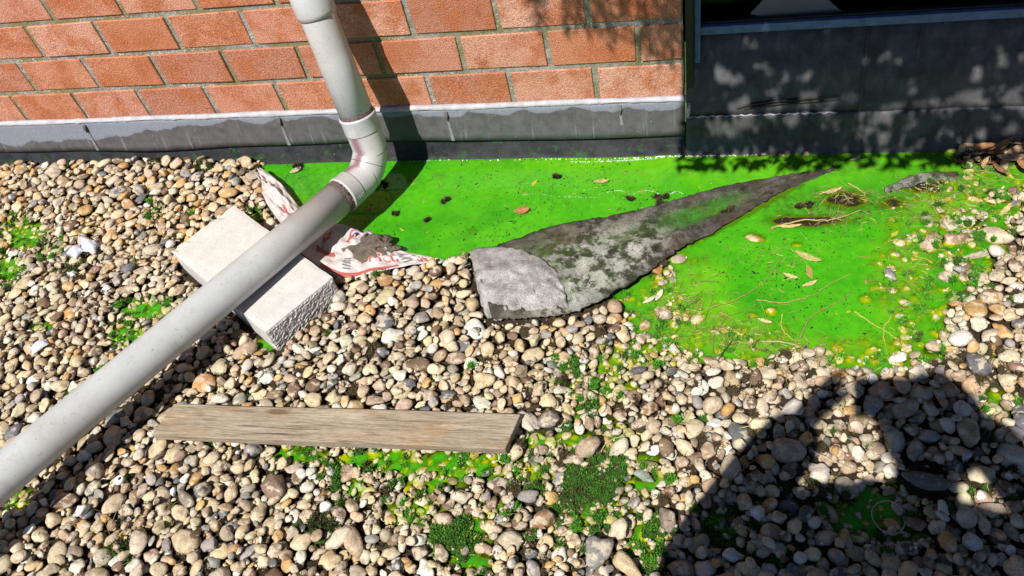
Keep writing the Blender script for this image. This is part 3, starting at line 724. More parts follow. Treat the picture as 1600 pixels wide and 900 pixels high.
# water, one level sheet; how much of the bed shows through follows the depth under it
def blur(A, n):
    for _ in range(n): A = (A + np.roll(A, 1, 0) + np.roll(A, -1, 0) + np.roll(A, 1, 1) + np.roll(A, -1, 1)) / 5
    return A
named_st = []
nrg = np.random.default_rng(8)
for (px, py, rl, rs, ang, colr, shp, label, top) in NAMED:
    c0 = G(px, py, max(top - 0.01, 0)); s_ = px_per_m(c0); view = CAM - c0; fore = view[2] / np.linalg.norm(view)
    # axes in the picture -> plan: across keeps its size, up-down is foreshortened
    e1 = G(px + math.cos(math.radians(ang)) * rl, py + math.sin(math.radians(ang)) * rl, max(top - .01, 0)) - c0
    e2 = G(px - math.sin(math.radians(ang)) * rs, py + math.cos(math.radians(ang)) * rs, max(top - .01, 0)) - c0
    a = np.linalg.norm(e1[:2]); b = np.linalg.norm(e2[:2]) * 0.86; big, sml = max(a, b), min(a, b)
    ax = e1 if a >= b else e2; cc = min(sml * 0.72, 0.022)
    s = dict(x=c0[0], y=c0[1], z=top - cc, a=big, b=sml, c=cc, yaw=math.atan2(ax[1], ax[0]), tilt=(nrg.normal() * .08, nrg.normal() * .08), shape=shp, col=colr, label=label)
    fp = footprint(s['x'], s['y'], s['a'], s['b'], s['c'], s['yaw'])
    if fp:
        if px < 1040 or py > 540: s['z'] = max(min(rest(fp), top + .006 - cc), top - cc - .012)
        stamp(fp, s['z'], -2)
    named_st.append(s)

D_ = np.clip(-blur(H, 1), 0, 1); D_ = np.where(fsd > .012, np.minimum(D_, .0036), D_)
ws = 2; wx, wy = XX[::ws, ::ws], YY[::ws, ::ws]; ny, nx = wx.shape
op = 1 - np.exp(-D_[::ws, ::ws] / 0.0075); op = np.where(D_[::ws, ::ws] <= 0, 0.0, 0.06 + 0.94 * op)
near_wall = np.clip((YY[::ws, ::ws] + 0.20) / 0.15, 0, 1) * np.clip((XX[::ws, ::ws] + .75) / .6, 0, 1); near_wall = np.maximum(near_wall, np.clip(ring_ * 1.2, 0, 1)[::ws, ::ws] * .9)
murk = np.clip(np.maximum(ell(1300, 320, 110, 24) * 0.75, np.maximum(ell(470, 300, 60, 40) * .35, ell(1290, 258, 60, 14) * .6))[::ws, ::ws], 0, 1)
zero = np.zeros_like(op)
idx = np.arange(nx * ny).reshape(ny, nx); quads = np.stack([idx[:-1, :-1], idx[:-1, 1:], idx[1:, 1:], idx[1:, :-1]], -1).reshape(-1, 4)
keep = (D_[::ws, ::ws].ravel()[quads].max(1) > 0); quads = quads[keep]
used, inv = np.unique(quads, return_inverse=True)
wv = np.stack([wx, wy, zero], -1).reshape(-1, 3)[used]; wc = np.stack([op, murk, near_wall, zero + 1], -1).reshape(-1, 4)[used]
water = link('dyed_water', tri_mesh('dyed_water', wv, inv.reshape(-1, 4), WATER, wc)); tag(water, kind='structure')

# pebbles: the 250 that show largest as parts of the bed, all others as one mass
cnt = np.bincount(OWN[OWN >= 0].ravel(), minlength=len(stones)).astype(float)
cen = np.array([(s['x'], s['y'], s['z']) for s in stones]); pxs, pys, dep = project(cen)
inview = (pxs > -20) & (pxs < 1620) & (pys > -20) & (pys < 920)
show = cnt * (FPX / dep) ** 2 * inview
order = np.argsort(-show); singles = set(order[:250].tolist())
crg = np.random.default_rng(33); Vs, Fs, Cs = [], [], []; off = 0
for i, s in enumerate(stones):
    w = grid_at(STAINZ, s['x'], s['y']); c = pick_col(crg, pxs[i], pys[i])
    if i in singles:
        V = stone_world(s, 3); Vw = V + cen[i]; me = tri_mesh('pebble', V, ICO[3][1], PEB, stone_color(Vw, c, w, crg))
        o = link('pebble', me, bed); o.location = cen[i]
        continue
    if cnt[i] < 1 and inview[i]: continue                      # wholly buried
    lv = 3 if cnt[i] >= 14 and inview[i] else 2; V = stone_world(s, lv) + cen[i]
    Vs.append(V); Fs.append(ICO[lv][1] + off); Cs.append(stone_color(V, c, w, crg)); off += len(V)
grit_rg = np.random.default_rng(61); n_chip = 0
while n_chip < 5200:
    x, y = grit_rg.uniform(-2.1, .8), grit_rg.uniform(-1.25, -.06); i, j = int((x - X0) / RES), int((y - Y0) / RES)
    if CAP[j, i] < -.02 or H[j, i] > .024 or H[j, i] < -.012: continue
    a = grit_rg.uniform(.0018, .0048); q = dict(a=a, b=a * grit_rg.uniform(.5, .9), c=a * grit_rg.uniform(.4, .8), yaw=grit_rg.uniform(0, 3.1), tilt=(grit_rg.normal() * .3, grit_rg.normal() * .3), shape=int(grit_rg.integers(60)))
    V = stone_world(q, 2) + np.array([x, y, H[j, i] + q['c'] * .4]); px_, py_, _d = project(np.array([x, y, 0.0]))
    Vs.append(V); Fs.append(ICO[2][1] + off); Cs.append(stone_color(V, pick_col(grit_rg, px_, py_) * .9, grid_at(STAINZ, x, y), grit_rg)); off += len(V); n_chip += 1
grav = link('gravel', tri_mesh('gravel', np.concatenate(Vs), np.concatenate(Fs), PEB, np.concatenate(Cs)), bed); tag(grav, kind='stuff')
for s in named_st:
    V = stone_world(s, 3); P = np.array([s['x'], s['y'], s['z']])
    o = link('stone', tri_mesh('stone', V, ICO[3][1], PEB, stone_color(V + P, s['col'], grid_at(STAINZ, s['x'], s['y']) * .8, crg))); o.location = P
    tag(o, s['label'], 'stone', 'stones that stand out on the roof')

# ------------------------------------------------------------------ brick wall
BW, BH, ZB = 0.22, 0.11, 0.142
wall = empty('brick_wall', (0, 0.05, 0.0)); tag(wall, 'orange red brick wall with grey mossy mortar joints behind the downpipe', 'wall')
keep_place(mesh_obj('mortar', *box((-1.55, 0.0565, 0.60), (3.09, 0.104, 0.96)), MORTAR), wall)
import bmesh
def brick_mesh(length, seed):
    rg = random.Random(seed); bm = bmesh.new(); bmesh.ops.create_cube(bm, size=1)
    for v in bm.verts: v.co = Vector((v.co.x * (length - .0145), v.co.y * .1, v.co.z * (BH - .0155))) + Vector((rg.uniform(-1, 1), rg.uniform(-.6, .6), rg.uniform(-1, 1))) * .0014
    bmesh.ops.bevel(bm, geom=list(bm.edges), offset=.0016, segments=1, profile=.5, affect='EDGES')
    me = bpy.data.meshes.new('brick'); bm.to_mesh(me); bm.free(); me.materials.append(BRICK)
    for p in me.polygons: p.use_smooth = False
    return me
FULL = [brick_mesh(BW, i) for i in range(8)]; HALF = [brick_mesh(BW / 2, i + 50) for i in range(3)]
br = random.Random(3)
for row in range(5):
    z = ZB + row * BH + BH / 2; xr = 0.0
    if row % 2: 
        o = link('brick', HALF[row % 3], wall); o.location = Vector((-BW / 4, 0.05, z)) - Vector(wall.location); xr = -BW / 2
    for k in range(14):
        o = link('brick', FULL[br.randrange(8)], wall)
        o.location = Vector((xr - BW / 2 - k * BW, 0.05 + br.uniform(-.0012, .0012), z)) - Vector(wall.location)
        o.rotation_euler = (0, br.uniform(-.004, .004), br.uniform(-.004, .004))

# ------------------------------------------------------------------ lead flashing with sealant under the bricks
fl = empty('lead_flashing', (-1.5, -0.02, 0.1)); tag(fl, 'grey lead flashing strip with white sealant line along the foot of the bricks', 'flashing')
nu = 120; gridp = []
for i in range(nu):
    x = -3.1 + 3.098 * i / (nu - 1); wv_ = math.sin(x * 5.1) * .003 + math.sin(x * 13.7 + 1) * .0016; row = []
    for j in range(7):
        t = j / 6; row.append((x, -0.008 - 0.022 * t + wv_ * t, 0.152 - t * (0.0985 + math.sin(x * 4.2 + 2) * .003 + math.sin(x * 11) * .0015)))
    gridp.append(row)
keep_place(sheet(gridp, 0.0022, 'lead_strip', LEAD), fl)
lip = []; brg = random.Random(9); hb = [brg.gauss(0, 1) for _ in range(400)]
for i in range(400):
    x = -3.1 + 3.1 * i / 399; a = (hb[i] + hb[max(i - 1, 0)] + hb[max(i - 2, 0)]) / 3; big = math.sin(x * 9) * .5 + math.sin(x * 23 + 2) * .4
    zt = .1552 + a * .0008 + math.sin(x * 15) * .001; zb = .1435 - (a * .002 + big * .0025)
    lip.append([(x, -.0005, zt + .001), (x, -.006, zt), (x, -.0115 - abs(a) * .001, (zt * .6 + zb * .4)), (x, -.0125 - abs(a) * .001, (zt * .25 + zb * .75)), (x, -.0105, zb)])
keep_place(sheet(lip, .002, 'sealant_line', SEAL), fl)
for k, (px, py) in enumerate([(137, 203), (441, 196), (697, 178), (968, 172)]):
    p = onY(px, py, -.012); zz = .136
    V = [(p[0] - .004, -.014, zz + .004), (p[0] + .005, -.014, zz + .006), (p[0] + .006, -.022, zz - .004), (p[0] + .002, -.024, zz - .020), (p[0] - .004, -.021, zz - .006), (p[0], -.010, zz - .006), (p[0] + .004, -.012, zz - .016)]
    keep_place(mesh_obj('clip', V, [(0, 1, 2, 4), (4, 2, 3), (0, 4, 5), (5, 4, 3), (1, 6, 2), (2, 6, 3), (0, 5, 6, 1), (5, 3, 6)], CLIPM), fl)
    pts = [(p[0] + .002 + q * .006, -0.0092 - 0.022 * t - .0010, .152 - t * .0985) for q, t in ((0, .28), (.2, .5), (.5, .75), (.7, .98))]
    V = []; 
    for q, (a, b, c) in enumerate(pts): V += [(a - .0025 - .0008 * q, b, c), (a + .0025 + .0008 * q, b, c)]
    keep_place(mesh_obj('pale_streak', V, [(0, 1, 3, 2), (2, 3, 5, 4), (4, 5, 7, 6)], STREAK), fl)

# black membrane turned up the wall below the lead
up = []
for i in range(160):
    x = -3.1 + 3.12 * i / 159; wv_ = math.sin(x * 7) * .003 + math.sin(x * 19 + 2) * .0016
    up.append([(x, -.006, .075), (x, -.016 + wv_ * .3, .055), (x, -.028 + wv_ * .7, .03), (x, -.040 + wv_, .010), (x, -.050 + wv_, -.006), (x, -.075, -.03), (x, -.12, -.045)])
tag(sheet(up, .003, 'membrane_upstand', MEMB), 'black roofing membrane turned up the wall under the lead strip', 'membrane')

# ------------------------------------------------------------------ dark window beside the bricks
win = empty('window', (0.6, 0.05, 0.3)); tag(win, 'dark window with blue grey sill bar and black frame right of the bricks', 'window')
def wbox(name, c, s, mat, bev=.002): return keep_place(mesh_obj(name, *box(c, s, bev), mat), win)
wbox('post', (.010, .035, .86), (.018, .085, 1.45), DARKF)
wbox('jamb', (.0275, .038, .69), (.014, .055, 1.14), BLUE)
wbox('sill_bar', (.84, .0305, .3165), (1.612, .013, .021), BLUE, .002)
wbox('glazing_bar', (.84, .044, .320), (1.612, .012, .022), DARKF)
wbox('pane', (.84, .078, .865), (1.612, .005, 1.10), GLASS, 0)
wbox('sill_trough', (.84, .060, .300), (1.612, .040, .018), DARKF)
V = []; F = []
for (c, s) in [((.84, .9, .9), (1.9, .02, 1.4)), ((-.12, .50, .9), (.02, .82, 1.4)), ((1.80, .48, .9), (.02, .82, 1.4)), ((.84, .48, .27), (1.9, .82, .02)), ((.84, .48, 1.61), (1.9, .82, .02))]:
    v, q = box(c, s); k = len(V); V += v; F += [[i + k for i in qq] for qq in q]
wbox('lintel', (.84, .05, 1.50), (1.66, .10, .16), DARKF)
keep_place(mesh_obj('room_behind', V, F, BLACK), win)
cardp = [onY(1172, 22, .056), onY(1200, -8, .064), onY(1285, -8, .065), onY(1326, 28, .058), onY(1250, 40, .053)]
cv = [tuple(p) for p in cardp] + [tuple(np.array(p) + [0, .004, 0]) for p in cardp]
tag(mesh_obj('grey_board', cv, [(0, 1, 2, 3, 4), (9, 8, 7, 6, 5)] + [(i, i + 5, (i + 1) % 5 + 5, (i + 1) % 5) for i in range(5)], CARD), 'plain grey board leaning behind the dark window pane', 'board')

# membrane clad upstand below the window, leaning back, with folds and seams
clad = empty('window_upstand', (0.6, -0.03, 0.05)); tag(clad, 'black membrane clad upstand under the window in dappled tree shade', 'upstand')
def prof(x):
    wv_ = math.sin(x * 8) * .002 + math.sin(x * 21 + 1) * .0012
    return wv_
gridp = []
for i in range(140):
    x = .003 + 1.64 * i / 139; w2 = prof(x); row = []
    for t, y, z in [(0, .030, .309), (.18, .021, .273), (.2, .0185, .270), (.42, .0055, .226), (.44, .002, .222), (.7, -.012, .170), (.9, -.0235, .126), (1, -.0285, .109)]:
        row.append((x, y + w2 * (0.3 + t) + (math.sin(x * 60 + t * 9) * .0012 if t > .6 else 0), z + math.sin(x * 3.3) * .0012 * t))
    gridp.append(row)
keep_place(sheet(gridp, .003, 'sloping_sheet', COVER), clad)
gridp = []
for i in range(140):
    x = .001 + 1.64 * i / 139; w2 = prof(x)
    gridp.append([(x, -.026 + w2, .112), (x, -.0345 + w2, .109), (x, -.0365 + w2, .100), (x, -.039 + w2, .07), (x, -.043 + w2 * 1.5, .035), (x, -.050 + w2, .008), (x, -.056, -.008), (x, -.09, -.03), (x, -.13, -.045)])
keep_place(sheet(gridp, .003, 'lower_strip', COVER), clad)
for xs in (.405, .515):
    rows = [[(xs - .003, y - .0025, z), (xs + .003, y - .0025, z)] for y, z in ((.031, .309), (.0155, .262), (.002, .222), (-.013, .170), (-.0295, .112))]
    keep_place(sheet(rows, .002, 'welded_seam', COVER), clad)
for k, (a, b) in enumerate([((1150, 172), (1360, 138)), ((1162, 170), (1375, 152))]):
    pts = smooth_line([(*onY(*a, -.020)[:1], -.0265, .128 + k * -.004), (.18 + k * .02, -.0225, .139 - k * .006), (.36, -.020, .150 - k * .012)], 8)
    keep_place(mesh_obj('sheet_crease', *tube(pts, [.0006 + .0026 * math.sin(math.pi * i / (len(pts) - 1)) for i in range(len(pts))], 6), DARKF, None, True), clad)
pts = [(.0015 + .004 * i, -.0310 - .002 * math.sin(i * 1.1), .110 + .0008 * math.sin(i * 2.3)) for i in range(90)]
keep_place(mesh_obj('sealant_line', *tube(pts, [.0011 + .0009 * math.sin(i * .7) ** 2 for i in range(90)], 6), SEAL, None, True), clad)
keep_place(mesh_obj('sealant_lump', *tube([(.006, -.030, .104), (.005, -.029, .118), (.008, -.026, .132), (.011, -.022, .146)], [.003, .006, .005, .002], 8), SEAL, None, True), clad)

# ------------------------------------------------------------------ downpipe
PR = 0.043
corner = np.array([-0.788, -0.184, 0.103])
pipe = empty('downpipe', tuple(corner)); tag(pipe, 'light grey plastic downpipe with an elbow, sloping out over the gravel', 'pipe')
toptop = corner + np.array([-.046, .080, .40]) * 1.9          # it leans out from the wall towards its foot
slope_end = G(0, 747, .162); sl_dir = (slope_end - corner); sl_dir /= np.linalg.norm(sl_dir); far_end = corner + sl_dir * 1.75
vd = (toptop - corner); vd /= np.linalg.norm(vd)
def ring(pc, ax, r0, r1, w, name, mat, n=40, parent=pipe):
    a = np.array(pc); ax = np.array(ax)
    return keep_place(mesh_obj(name, *tube([a - ax * w / 2 * 1.0, a - ax * w / 2 * .8, a + ax * w / 2 * .8, a + ax * w / 2], [r0, r1, r1, r0], n, False), mat, None, True), parent)
keep_place(mesh_obj('upright_pipe', *tube([corner + vd * .140, corner + vd * .3, corner + vd * .8, toptop], PR, 48), PIPE, None, True), pipe)
keep_place(mesh_obj('sloping_pipe', *tube([corner + sl_dir * t for t in (.120, .4, .8, 1.2, 1.75)], PR, 48), PIPE, None, True), pipe)
# socket on the upright pipe at the top of the picture
zs = .50; ps = corner + vd * ((zs - corner[2]) / vd[2])
keep_place(mesh_obj('pipe_socket', *tube([ps, ps + vd * .001, ps + vd * .012, ps + vd * .085, ps + vd * .09], [PR + .0005, PR + .0035, PR + .0048, PR + .0048, PR + .001], 48, False), PIPE, None, True), pipe)
# elbow: two mitred bends between two sockets
SR = PR + .0036
A0 = corner + vd * .152; A1 = corner + vd * .106; B1 = corner + sl_dir * .092; B0 = corner + sl_dir * .130
Q1 = corner + vd * .046; Q2 = corner + sl_dir * .046
def soft_path(pts, rad):
    out = [pts[0]]
    for i in range(1, len(pts) - 1):
        a, b, c = pts[i - 1], pts[i], pts[i + 1]
        u = (a - b) / np.linalg.norm(a - b); w = (c - b) / np.linalg.norm(c - b)
        p, q = b + u * rad, b + w * rad
        for t in (0, .5, 1): out.append(p * (1 - t) ** 2 + 2 * b * t * (1 - t) + q * t * t)
    return out + [pts[-1]]
path = soft_path([A1 + vd * .002, Q1, Q2, B1 + sl_dir * .002], .020)
ev, ef = tube(path, SR - .0016, 48, False)
eo = mesh_obj('elbow', ev, ef, ELBOW, None, True)
ca = eo.data.attributes.new('Col', 'FLOAT_COLOR', 'POINT'); vals = []
tocam = CAM - corner; tocam /= np.linalg.norm(tocam)
inner = -(vd + sl_dir); inner = inner / np.linalg.norm(inner)
side = np.cross(vd, sl_dir); side /= np.linalg.norm(side)
tocen = (vd + sl_dir); tocen /= np.linalg.norm(tocen)
for i, v in enumerate(ev):
    seg = i // 48; c = path[seg]; n = (np.array(v) - c); n /= np.linalg.norm(n)
    k = math.exp(-((n @ -RC[0] - .42) / .26) ** 2) * (1 if n @ tocam > 0 else .3)
    vals += [.21, .095, .115, min(k * 1.2, 1) * .9]
ca.data.foreach_set('color', np.array(vals, np.float32))
keep_place(eo, pipe)
for k_, (pc_, tn_) in enumerate(((path[2], vd), ((path[2] + path[4]) / 2 * .5 + (path[3] + path[5]) / 2 * .5, (vd - sl_dir) / np.linalg.norm(vd - sl_dir)), (path[5], -sl_dir))):
    e1 = side; e2 = np.cross(tn_, e1); e2 /= np.linalg.norm(e2)
    pts = [pc_ + (e1 * math.cos(a) + e2 * math.sin(a)) * (SR - .0014) for a in np.linspace(0, 2 * math.pi, 49)]
    keep_place(mesh_obj('mitre_seam', *tube(pts, .0007, 5, False), RUST, None, True), pipe)
def socket(p, q, name, marks_at):
    ax = (q - p) / np.linalg.norm(q - p); L = np.linalg.norm(q - p)
    o = keep_place(mesh_obj(name, *tube([p - ax * .0005, p, p + ax * .004, p + ax * .007, p + ax * (L - .003), q, q + ax * .0005], [PR - .001, SR + .0008, SR + .0016, SR, SR, SR - .0006, PR - .002], 48, False), PIPE, None, True), pipe)
    # small moulded marks
    b1 = np.cross(ax, tocam); b1 /= np.linalg.norm(b1); b2 = np.cross(b1, ax)
    V = []; F = []; rg = random.Random(int(1000 * L))
    for row in range(4):
        for colu in range(5):
            if rg.random() < .2: continue
            th = math.radians(marks_at + (colu - 2) * 5.0); n = b2 * math.cos(th) + b1 * math.sin(th); t = np.cross(ax, n)
            c = p + ax * (L * (.32 + .16 * row)) + n * (SR + .0001); k = len(V); w1, w2 = .0012 + rg.random() * .0006, .0012
            V += [c - t * w1 - ax * w2, c + t * w1 - ax * w2, c + t * w1 + ax * w2, c - t * w1 + ax * w2]
            V += [v + n * .0007 for v in V[k:k + 4]]
            F += [(k + 4, k + 5, k + 6, k + 7), (k, k + 1, k + 5, k + 4), (k + 1, k + 2, k + 6, k + 5), (k + 2, k + 3, k + 7, k + 6), (k + 3, k, k + 4, k + 7)]
    mo = mesh_obj('moulded_marks', V, F, RIDGE); mo.parent = o; mo['kind'] = 'stuff'
    return o
socket(A0, A1, 'upper_socket', 38); socket(B0, B1, 'lower_socket', 48)
for (c, ax, nm) in ((A0 + vd * .0022, vd, 1), (B0 + sl_dir * .004, sl_dir, 2)):
    w9 = 1 if nm == 1 else 1.9
    V, F = tube([c - ax * .002, c, c + ax * .004 * w9, c + ax * .0075 * w9], [PR + .0008, PR + .0014, PR + .0010, PR + .0003], 64, False)
    rg = random.Random(nm); V = [tuple(np.array(v) + ax * rg.uniform(-1, 1) * (.0018 if nm == 1 else .0048)) for v in V]
    keep_place(mesh_obj('grime_ring', V, F, RUST, None, True), pipe)

# ------------------------------------------------------------------ pale block under the pipe
top = [np.array(p) for p in block_top]; cen_b = sum(top) / 4
ua = (top[1] - top[0] + top[2] - top[3]); Lw = np.linalg.norm(ua) / 2; ua /= np.linalg.norm(ua)
ub = (top[3] - top[0] + top[2] - top[1]); Ll = np.linalg.norm(ub) / 2; ub /= np.linalg.norm(ub)
bt = .098; V, F = box((0, 0, 0), (Ll, Lw, bt), .0025)
bm = bmesh.new(); bmesh.ops.create_cube(bm, size=1)
for v in bm.verts: v.co = Vector((v.co.x * Ll, v.co.y * Lw, v.co.z * bt))
bmesh.ops.subdivide_edges(bm, edges=list(bm.edges), cuts=15, use_grid_fill=True); krg = random.Random(2)
for v in bm.verts:
    on = [abs(abs(v.co.x) - Ll / 2) < 1e-5, abs(abs(v.co.y) - Lw / 2) < 1e-5, abs(abs(v.co.z) - bt / 2) < 1e-5]
    if sum(on) >= 2:
        k = krg.uniform(.0006, .0022) + (krg.random() < .07) * krg.uniform(.002, .006)
        v.co = Vector([c_ - math.copysign(k, c_) if o_ else c_ for c_, o_ in zip(v.co, on)])
me = bpy.data.meshes.new('pale_block'); bm.to_mesh(me); bm.free(); me.materials.append(BLOCK); bo = link('pale_block', me); bo.location = (cen_b[0], cen_b[1], .078 - bt / 2); bo.rotation_euler = (0, 0, math.atan2(ub[1], ub[0]))
tag(bo, 'pale beige sand lime block carrying the sloping pipe', 'block')
# rough split end, a relief of its own
end = []; erg = np.random.default_rng(4)
for i in range(44):
    row = []
    for j in range(24):
        a = -Lw / 2 + .002 + (Lw - .004) * i / 43; z = -bt / 2 + .002 + (bt - .004) * j / 23; e = min(i, 43 - i, j, 23 - j)
        row.append((Ll / 2 + .0006 + (erg.random() * .0030 if e > 0 else 0), a, z))
    end.append(row)
V = [p for row in end for p in row]; F = [(i * 24 + j, (i + 1) * 24 + j, (i + 1) * 24 + j + 1, i * 24 + j + 1) for i in range(43) for j in range(23)]
mesh_obj('split_end', V, F, BLOCKR, bo)

# ------------------------------------------------------------------ plank
pc = sum(np.array(p) for p in plank) / 4; du = np.array(plank[1]) - np.array(plank[0]) + np.array(plank[2]) - np.array(plank[3]); Lp = np.linalg.norm(du) / 2; ang = math.atan2(du[1], du[0])
dw = np.array(plank[0]) - np.array(plank[3]) + np.array(plank[1]) - np.array(plank[2]); Wp = np.linalg.norm(dw) / 2
bm = bmesh.new(); bmesh.ops.create_cube(bm, size=1)
for v in bm.verts: v.co = Vector((v.co.x * Lp + (v.co.y * .02), v.co.y * Wp * .94, v.co.z * .022))
bmesh.ops.subdivide_edges(bm, edges=[e for e in bm.edges if abs(e.verts[0].co.x - e.verts[1].co.x) > .3], cuts=24, use_grid_fill=True)
bmesh.ops.bevel(bm, geom=[e for e in bm.edges if e.calc_face_angle(0) > .8], offset=.0022, segments=2, profile=.5, affect='EDGES')
prg = random.Random(6)
for v in bm.verts:
    v.co.z += math.sin(v.co.x * 5) * .0015 + prg.uniform(-1, 1) * .0003; v.co.y += math.sin(v.co.x * 11 + v.co.z * 60) * .0006
me = bpy.data.meshes.new('wooden_plank'); bm.to_mesh(me); bm.free(); me.materials.append(WOOD)
po = link('wooden_plank', me); po.location = (pc[0], pc[1], .041); po.rotation_euler = (0, 0, ang); tag(po, 'weathered grey brown wooden plank lying on the gravel', 'plank')

# ------------------------------------------------------------------ felt sheet rising out of the water
def loft(far, near, hts, nv, name, mat, thick, nfine=10, seed=1, crumple=1.0):
    """far / near edges in photo pixels with heights, hts = heights across"""
    nf = smooth_line([G(x, y, z) for x, y, z in far], nfine); nn_ = smooth_line([G(x, y, z) for x, y, z in near], nfine); hh = smooth_line(hts, nfine)
    rg = np.random.default_rng(seed); grid = []; U = len(nf)
    for i in range(U):
        row = []; jf, jn = rg.normal(size=3) * .0016, rg.normal(size=3) * .0022; jf[2] = jn[2] = 0
        for j in range(nv):
            t = j / (nv - 1); p = nf[i] * (1 - t) + nn_[i] * t
            hz = np.interp(t, np.linspace(0, 1, len(hh[i])), hh[i]); p = p.copy(); p[2] = hz
            p += jf * max(0, 1 - t * 5) + jn * max(0, t * 5 - 4); x, y = p[0], p[1]; va = np.array(x), np.array(y)
            p[2] += crumple * ((1 - abs(2 * value_noise(*va, 17, 201 + seed) - 1)) ** 2 * .010 + (1 - abs(2 * value_noise(*va, 42, 203 + seed) - 1)) ** 2 * .006 - .006) * math.sin(math.pi * min(max(t, .12), .88)) * (1 - .7 * i / U)
            p[2] += (math.sin(x * 60 + y * 30) * .0014 + math.sin(y * 90 - x * 40) * .0012 + math.sin(t * 17 + i * .11 + math.sin(i * .23) * 1.2) * .0026 + math.sin(x * 150 + 3 * math.sin(y * 60)) * .0010 + rg.normal() * .0011) * math.sin(math.pi * min(max(t, .05), .95))
            row.append(p)
        grid.append(row)
    return sheet(grid, thick, name, mat), np.array(grid)
felt = empty('felt_sheet', tuple(G(880, 430, 0)))
tag(felt, 'dark mossy roofing felt sheet with a pale folded corner rising from the green water', 'felt sheet')
far = [(738, 397, .010), (800, 375, .008), (880, 350, .004), (960, 337, .003), (1040, 318, .003), (1130, 293, .003), (1230, 275, .002), (1302, 263, .000)]
near = [(770, 498, .020), (835, 496, .022), (905, 485, .024), (985, 444, .024), (1060, 390, .014), (1120, 359, .008), (1205, 309, .004), (1302, 266, .000)]
hts = [(.010, .030, .036, .032, .020), (.008, .028, .036, .036, .024), (.006, .020, .032, .036, .026), (.006, .012, .024, .034, .026), (.007, .004, .008, .020, .016), (.007, .003, .003, .009, .009), (.007, .006, .006, .006, .004), (.001, .002, .002, .001, 0)]
fo, fg = loft(far, near, hts, 30, 'mossy_sheet', FELT, .005, 14)
fa = fo.data.attributes.new('Col', 'FLOAT_COLOR', 'POINT'); U, W_ = fg.shape[:2]; cols = np.zeros((U, W_, 4), np.float32)
for i in range(U):
    for j in range(W_):
        u, t = i / (U - 1), j / (W_ - 1)
        pale = 1.2 * math.exp(-((u - .38) / .17) ** 2) * math.exp(-((t - .52) / .36) ** 2) + .7 * math.exp(-((u - .22) / .1) ** 2 - ((t - .9) / .2) ** 2) + .6 * math.exp(-((u - .42) / .12) ** 2 - ((t - .8) / .15) ** 2)
        grn = math.exp(-((u - .20) / .12) ** 2 - ((t - .40) / .30) ** 2) + .9 * math.exp(-((u - .48) / .12) ** 2 - ((t - .38) / .2) ** 2) + .5 * math.exp(-((u - .3) / .2) ** 2 - ((t - .85) / .2) ** 2)
        film = math.exp(-((u - .66) / .11) ** 4 - ((t - .45) / .24) ** 4); cols[i, j] = (min(pale, 1), min(grn, 1), min(film, 1), 1)
fa.data.foreach_set('color', np.concatenate([cols.reshape(-1, 4)] * 2).ravel())
keep_place(fo, felt)
far2 = [(736, 400, .0), (752, 398, .0), (790, 400, .0), (830, 412, .0), (862, 432, .0), (882, 458, .0)]
near2 = [(748, 450, .0), (762, 502, .0), (795, 505, .0), (835, 502, .0), (868, 498, .0), (890, 494, .0)]
hts2 = [(.020, .024, .026, .026, .022), (.026, .042, .048, .040, .018), (.034, .046, .052, .042, .016), (.040, .048, .050, .042, .018), (.042, .047, .047, .040, .022), (.040, .043, .042, .036, .026)]
fo2, _g = loft(far2, near2, hts2, 30, 'folded_corner', FELTL, .005, 10, 2, 1.5); keep_place(fo2, felt)
far3 = [(1378, 296, 0), (1410, 280, 0), (1450, 270, 0), (1495, 268, 0)]; near3 = [(1385, 303, 0), (1412, 296, 0), (1455, 284, 0), (1500, 282, 0)]
h3 = [(-.002, .002, -.002), (.001, .009, .002), (.002, .012, .004), (.0, .004, .0)]
fo3, _g = loft(far3, near3, h3, 8, 'felt_scrap', FELT, .004, 6, 3)
a3 = fo3.data.attributes.new('Col', 'FLOAT_COLOR', 'POINT'); a3.data.foreach_set('color', np.tile(np.array([.5, .4, 0, 1], np.float32), len(fo3.data.vertices)))
tag(fo3, 'narrow ridge of dark felt showing above the murky water under the window', 'felt scrap')

# ------------------------------------------------------------------ torn printed bag under the pipe
bag = empty('plastic_bag', tuple(G(540, 400, .02))); tag(bag, 'torn translucent plastic bag with red printing trapped under the pipe', 'bag')
topb = smooth_line([G(x, y, z) for x, y, z in [(406, 262, .030), (436, 284, .034), (468, 322, .030), (505, 346, .036), (545, 353, .044), (582, 374, .028), (625, 391, .016), (690, 405, .010)]], 10)
botb = smooth_line([G(x, y, z) for x, y, z in [(404, 292, .018), (424, 330, .018), (458, 372, .022), (474, 398, .030), (532, 434, .022), (590, 424, .024), (645, 414, .022), (690, 407, .010)]], 10)
NB = 30; bgr = []
for i in range(len(topb)):
    row = []
    for j in range(NB):
        t = j / (NB - 1); p = topb[i] * (1 - t) + botb[i] * t; u = i / (len(topb) - 1)
        p[2] += math.sin(math.pi * t) * (.010 + .008 * math.sin(u * 9)) * (1 - u) + (math.sin(u * 41 + t * 5) * .0045 + math.sin(t * 13 + u * 17) * .0045 + math.sin(u * 83 - t * 19) * .0030 + math.sin(u * 60 + t * 31) * .0022) * math.sin(math.pi * min(max(t, .1), .9)) * (1.75 - 1.3 * u)
        row.append(p)
    bgr.append(row)
bgr = np.array(bgr); keep_place(sheet(bgr, .0009, 'bag_film', BAG), bag)
def bag_pt(u, t, lift=.0008):
    x = min(max(u, 0), .9999) * (len(bgr) - 1); y = min(max(t, 0), .9999) * (NB - 1); i, j = int(x), int(y); fx, fy = x - i, y - j
    p = (bgr[i, j] * (1 - fx) + bgr[i + 1, j] * fx) * (1 - fy) + (bgr[i, j + 1] * (1 - fx) + bgr[i + 1, j + 1] * fx) * fy
    return p + np.array([0, 0, lift])
